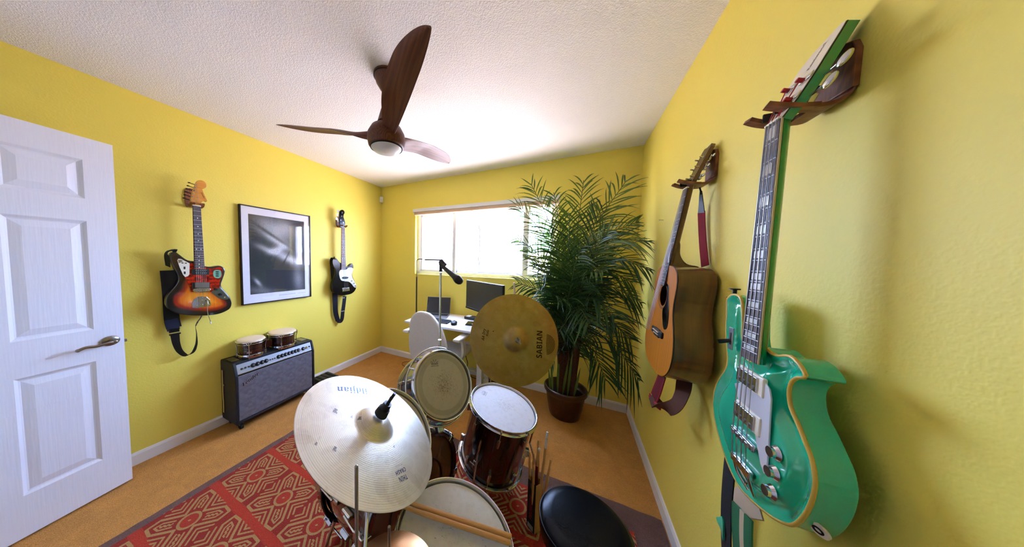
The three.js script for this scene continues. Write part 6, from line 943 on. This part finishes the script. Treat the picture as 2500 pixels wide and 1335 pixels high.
  const redW = std({ roughness: 0.85, map: canvasTex(128, 256, (g, w, h) => { g.fillStyle = '#9c1320'; g.fillRect(0, 0, w, h); g.strokeStyle = '#4a0810'; g.lineWidth = 7; for (let i = -4; i < 20; i++) { g.beginPath(); g.moveTo(20, i * 16); g.lineTo(w - 20, i * 16 - 26); g.stroke(); } }), bumpMap: carpetBump, bumpScale: 0.001 });
  const sA = ribbon([S(1685, 520, 0.055), S(1689, 560, 0.05), S(1694, 600, 0.045), S(1702, 650, 0.04)], 0.032, 0.003, V(1, 0, -0.4), 20), uvA = sA.attributes.uv; for (let i = 0; i < uvA.count; i++) uvA.setXY(i, uvA.getX(i) / 0.032 + 0.5, uvA.getY(i) / 0.08);
  mesh('strap', sA, std({ color: 0xa81626, roughness: 0.85, bumpMap: carpetBump, bumpScale: 0.001 }), o);
  mesh('strap_leather', merge([ribbon([S(1680, 470, 0.075), S(1682, 490, 0.065), S(1685, 522, 0.055)], (t) => 0.008 + 0.022 * t, 0.003, V(1, 0, -0.4), 12), tube([S(1676, 462, 0.085), S(1679, 470, 0.08), S(1680, 478, 0.072)], 0.003, 10, 6)]), M.black, o);
  const sB = ribbon([S(1618, 915, 0.115), S(1611, 945, 0.118), S(1602, 975, 0.118)], 0.055, 0.004, V(1, 0.25, -0.2), 16), uvB = sB.attributes.uv; for (let i = 0; i < uvB.count; i++) uvB.setXY(i, uvB.getX(i) / 0.055 + 0.5, uvB.getY(i) / 0.11);
  mesh('strap_band', sB, redW, o);
  mesh('strap_tip', rbox(0.052, 0.022, 0.006, 0.002).rotateZ(-0.2).translate(...S(1620, 914, 0.117).toArray()), M.black, o);
  mesh('strap_lining', ribbon([S(1598, 968, 0.118), S(1610, 992, 0.112), S(1632, 1002, 0.10), S(1655, 990, 0.08), S(1668, 960, 0.06), S(1672, 925, 0.04), S(1680, 890, 0.022)], 0.055, 0.004, (t) => V(1, 0.4 * (1 - t), -0.35 - 0.5 * t), 50), std({ color: 0x5a2f19, roughness: 0.8 }), o);
  mesh('strap_edge', ribbon([S(1591, 968, 0.12), S(1600, 985, 0.118), S(1618, 1000, 0.112)], 0.02, 0.005, V(0.6, -0.6, 0), 14), redW, o);
  { const p = V(0, -0.004, FRONT - TH / 2); mesh('end_pin', cyl(0.006, 0.007, 0.016, 14).translate(p.x, p.y - 0.004, p.z), M.black, o); }
  hanger(V(XR, onRight(1720, 448, 0).y - 0.012, zc), Math.PI, 'walnut guitar hanger holding the acoustic guitar', 0.115, 0.085, 0.13);
}
single('wall_nail', merge([bar(onRight(1620, 537, 0), onRight(1620, 537, 0).add(V(-0.022, 0.002, 0)), 0.0016, 6), cyl(0.004, 0.004, 0.0015, 10).rotateZ(Math.PI / 2).translate(onRight(1620, 537, 0).x - 0.022, onRight(1620, 537, 0).y + 0.002, onRight(1620, 537, 0).z)]), M.steel, 'small nail in the yellow wall between palm and acoustic guitar', 'nail');
// ---------------------------------------------------------------- potted palm in the corner
{
  const px = -0.03, pz = -2.42;
  const pot = thing('plant_pot', 'dark brown glazed plant pot on the carpet', 'plant pot', [px, 0, pz]);
  const glaze = phys({ map: dataTex(256, (u, v) => { const k = 0.7 + 0.5 * n64(u * 10, v * 10) * n64(u * 30, v * 30); return [0.25 * k, 0.115 * k, 0.055 * k]; }, 2, 2, true), roughness: 0.32, clearcoat: 0.5, clearcoatRoughness: 0.2 });
  mesh('vessel', lathe([[0.0001, 0.0], [0.118, 0.0], [0.128, 0.012], [0.148, 0.11], [0.162, 0.20], [0.172, 0.225], [0.182, 0.235], [0.184, 0.26], [0.178, 0.272], [0.166, 0.270], [0.158, 0.24], [0.150, 0.20], [0.0001, 0.20]], 56), glaze, pot);
  mesh('soil', lathe([[0.0001, 0.222], [0.09, 0.218], [0.155, 0.208]], 40), std({ color: 0x2a1c12, roughness: 1, bumpMap: carpetBump, bumpScale: 0.02 }), pot);
  const palm = thing('palm_plant', 'tall feathery potted palm between window and right wall', 'plant', [px, 0.215, pz]);
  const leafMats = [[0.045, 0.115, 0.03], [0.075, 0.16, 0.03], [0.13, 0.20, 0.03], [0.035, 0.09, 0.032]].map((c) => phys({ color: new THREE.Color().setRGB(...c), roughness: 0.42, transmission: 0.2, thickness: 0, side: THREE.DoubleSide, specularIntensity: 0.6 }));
  const dry = phys({ color: new THREE.Color().setRGB(0.42, 0.30, 0.03), roughness: 0.6, side: THREE.DoubleSide }), stemM = std({ color: 0x55632a, roughness: 0.6 }), trunkM = std({ map: woodTex([0.22, 0.12, 0.06], [0.40, 0.22, 0.12], 10, 4, 2, 51), roughness: 0.9 });
  const W2L = (p) => p.clone().sub(palm.position);
  for (const [dx, dz, hgt, r] of [[0, 0, 0.75, 0.034], [0.06, 0.03, 0.55, 0.026], [-0.045, 0.04, 0.6, 0.024], [0.03, -0.06, 0.62, 0.024]]) mesh('stem', tube([V(dx, -0.02, dz), V(dx * 1.1, hgt * 0.4, dz * 1.1), V(dx * 1.5, hgt, dz * 1.5)], r, 14, 10), trunkM, palm);
  const leafGeo = (len, wid, droop, curl) => {   // one leaflet along +x, drooping to -y, folded along its midrib; 5 stations
    const st = 5, pos = [], idx = []; for (let i = 0; i <= st; i++) { const t = i / st, w = wid * Math.sin(Math.PI * (0.12 + 0.88 * t)) * (1 - 0.15 * t), x = len * (t - droop * 0.25 * t * t), y = -len * droop * 0.62 * t * t, z = curl * len * t * t; pos.push(x, y, z - w / 2, x, y - w * 0.22, z, x, y, z + w / 2); }
    for (let i = 0; i < st; i++) { const a = i * 3; idx.push(a, a + 1, a + 3, a + 1, a + 4, a + 3, a + 1, a + 2, a + 4, a + 2, a + 5, a + 4); }
    const g = new THREE.BufferGeometry(); g.setAttribute('position', new THREE.Float32BufferAttribute(pos, 3)); g.setIndex(idx); g.computeVertexNormals(); return g;
  };
    const leafIdx = []; for (let i = 0; i < 5; i++) { const a = i * 3; leafIdx.push(a, a + 1, a + 3, a + 1, a + 4, a + 3, a + 1, a + 2, a + 4, a + 2, a + 5, a + 4); }
  let own = 0; const rest = [[], [], [], []];
  // [start height, tip pixel x, y, tip plane z, arch, leaflet length, pairs, material]
  const F = [
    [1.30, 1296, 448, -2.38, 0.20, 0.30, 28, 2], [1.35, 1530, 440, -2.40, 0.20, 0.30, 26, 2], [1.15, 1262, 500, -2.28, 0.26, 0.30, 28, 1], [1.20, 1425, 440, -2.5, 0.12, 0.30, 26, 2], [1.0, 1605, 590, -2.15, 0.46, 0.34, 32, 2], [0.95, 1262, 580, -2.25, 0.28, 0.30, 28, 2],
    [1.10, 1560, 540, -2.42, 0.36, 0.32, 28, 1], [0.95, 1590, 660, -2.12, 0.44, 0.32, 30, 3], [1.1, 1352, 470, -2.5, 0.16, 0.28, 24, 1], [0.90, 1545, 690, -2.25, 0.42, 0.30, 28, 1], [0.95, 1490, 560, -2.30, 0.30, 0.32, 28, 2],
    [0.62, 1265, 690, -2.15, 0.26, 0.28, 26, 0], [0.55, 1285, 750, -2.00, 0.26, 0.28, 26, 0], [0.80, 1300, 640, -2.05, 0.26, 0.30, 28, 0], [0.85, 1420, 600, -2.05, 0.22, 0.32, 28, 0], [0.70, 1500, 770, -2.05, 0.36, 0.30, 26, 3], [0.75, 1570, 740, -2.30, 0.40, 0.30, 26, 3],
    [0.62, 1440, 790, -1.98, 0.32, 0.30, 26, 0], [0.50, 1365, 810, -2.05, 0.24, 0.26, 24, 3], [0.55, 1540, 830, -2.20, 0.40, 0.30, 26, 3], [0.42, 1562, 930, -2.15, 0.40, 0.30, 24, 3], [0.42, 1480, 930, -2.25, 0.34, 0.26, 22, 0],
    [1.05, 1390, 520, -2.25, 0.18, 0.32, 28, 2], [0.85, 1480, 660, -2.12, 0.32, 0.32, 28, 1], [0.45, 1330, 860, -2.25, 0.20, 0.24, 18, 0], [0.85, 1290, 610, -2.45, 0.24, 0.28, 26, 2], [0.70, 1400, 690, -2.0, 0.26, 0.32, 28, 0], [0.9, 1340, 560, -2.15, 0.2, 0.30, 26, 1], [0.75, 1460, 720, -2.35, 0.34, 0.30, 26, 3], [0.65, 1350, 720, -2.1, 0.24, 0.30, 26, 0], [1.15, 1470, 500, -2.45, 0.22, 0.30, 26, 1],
  ];
  F.forEach(([h, tx, ty, tz, arch, len, pairs, mi], fi) => {
    const a = rr(0, 6.28), S = V(px + 0.03 * Math.cos(a), 0.215 + h * 0.62, pz + 0.03 * Math.sin(a)), E = onPlane(tx, ty, 'z', tz); if (E.x > XR - 0.03) E.x = XR - 0.03;
    const mid = S.clone().lerp(E, 0.55).add(V(0, arch * 0.75, 0)), q = S.clone().lerp(E, 0.22).add(V(0, arch * 0.55, 0));
    const cv = new THREE.CatmullRomCurve3([S, q, mid, E], false, 'centripetal'), pts = cv.getSpacedPoints(12).map(W2L);
    const fr = mesh('frond', tube(pts, 0.0034, 24, 6), stemM, palm), L = cv.getLength();
    for (let k = 0; k < pairs; k++) for (const s of [-1, 1]) {
      const t = 0.16 + 0.84 * (k + 0.5 * rnd()) / pairs, p = cv.getPointAt(Math.min(t, 0.999)), T = cv.getTangentAt(Math.min(t, 0.999));
      const cam = V(-p.x, EYE - p.y, -p.z).normalize(), nn = V(0, 0.75, 0).addScaledVector(cam, 0.65 + 0.25 * Math.sin(fi * 2.4)); const up = nn.addScaledVector(T, -T.dot(nn)).normalize(), sd = T.clone().cross(up).normalize().multiplyScalar(s);
      const spread = lerp(1.08, 0.55, t) + rr(-0.10, 0.10), dir = T.clone().multiplyScalar(Math.cos(spread)).addScaledVector(sd, Math.sin(spread)).addScaledVector(up, 0.16 + rr(-0.08, 0.08)).normalize();
      const ll = len * (0.55 + 0.6 * Math.sin(Math.PI * clamp(0.15 + 0.75 * t))) * rr(0.85, 1.1) * (t > 0.93 ? 0.75 : 1);
      // keep the leaflet inside the room
      const end = p.clone().addScaledVector(dir, ll); let sc = ll; if (end.x > XR - 0.03) sc = Math.min(sc, Math.max(0.05, (XR - 0.03 - p.x) / Math.max(1e-3, dir.x))); if (end.z < ZB + 0.02) sc = Math.min(sc, Math.max(0.04, (ZB + 0.02 - p.z) / Math.min(-1e-3, dir.z)));
      const wv = dir.clone().cross(up).normalize(), drp = rr(0.25, 0.75), curl = rr(-0.1, 0.1), wid = rr(0.011, 0.016), st = 5, pos = [], base = W2L(p);
      for (let i = 0; i <= st; i++) { const u = i / st, w = wid * Math.sin(Math.PI * (0.10 + 0.90 * u)) * (1 - 0.2 * u), q = base.clone().addScaledVector(dir, sc * (u - drp * 0.2 * u * u)).addScaledVector(wv, curl * sc * u * u); q.y -= sc * drp * 0.6 * u * u;
        for (const k of [-1, 0, 1]) { const e = q.clone().addScaledVector(wv, k * w / 2).addScaledVector(up, k ? 0.0015 : -0.0015); e.x = Math.min(e.x, XR - 0.006 - px); e.z = Math.max(e.z, ZB + 0.006 - pz); e.y = Math.min(e.y, H - 0.02 - 0.215); pos.push(e.x, e.y, e.z); } }
      const g = new THREE.BufferGeometry(); g.setAttribute('position', new THREE.Float32BufferAttribute(pos, 3)); g.setIndex(leafIdx); g.computeVertexNormals();
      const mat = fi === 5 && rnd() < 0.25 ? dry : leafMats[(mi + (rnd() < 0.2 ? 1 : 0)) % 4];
      if (fi < 7 && own < 300) { mesh('leaflet', g, mat, fr); own++; } else rest[mat === dry ? 2 : leafMats.indexOf(mat)].push(g);
    }
  });
  // grass-like young blades round the base
  for (const [dx, hgt, lean] of [[-0.10, 0.34, -0.10], [-0.06, 0.44, -0.02], [0.02, 0.46, 0.05], [-0.02, 0.38, 0.10], [0.07, 0.30, 0.14], [-0.12, 0.22, -0.12]]) { const g = leafGeo(hgt, 0.022, 0.3, 0.05).applyMatrix4(new THREE.Matrix4().makeBasis(V(lean, 1, 0.12).normalize(), V(0.2, -0.2, 1).normalize(), V(1, -lean, 0).normalize()).setPosition(dx, 0, 0.07)); mesh('young_blade', g, leafMats[2], palm); }
  const all = []; rest.forEach((list, i) => { if (list.length) { const g = mergeGeometries(list, false), n = g.attributes.position.count, c = leafMats[i].color, col = new Float32Array(n * 3); for (let k = 0; k < n; k++) { col[3 * k] = c.r; col[3 * k + 1] = c.g; col[3 * k + 2] = c.b; } g.setAttribute('color', new THREE.BufferAttribute(col, 3)); all.push(g); } });
  const rm = mesh('leaflets', mergeGeometries(all, false), phys({ vertexColors: true, roughness: 0.42, transmission: 0.2, thickness: 0, side: THREE.DoubleSide, specularIntensity: 0.6 }), palm); rm.userData.kind = 'stuff';
}
scene.traverse((o) => { if (o.isMesh) { o.castShadow = true; o.receiveShadow = true; } if (o.isDirectionalLight) o.castShadow = true; });
renderer.render(scene, camera);
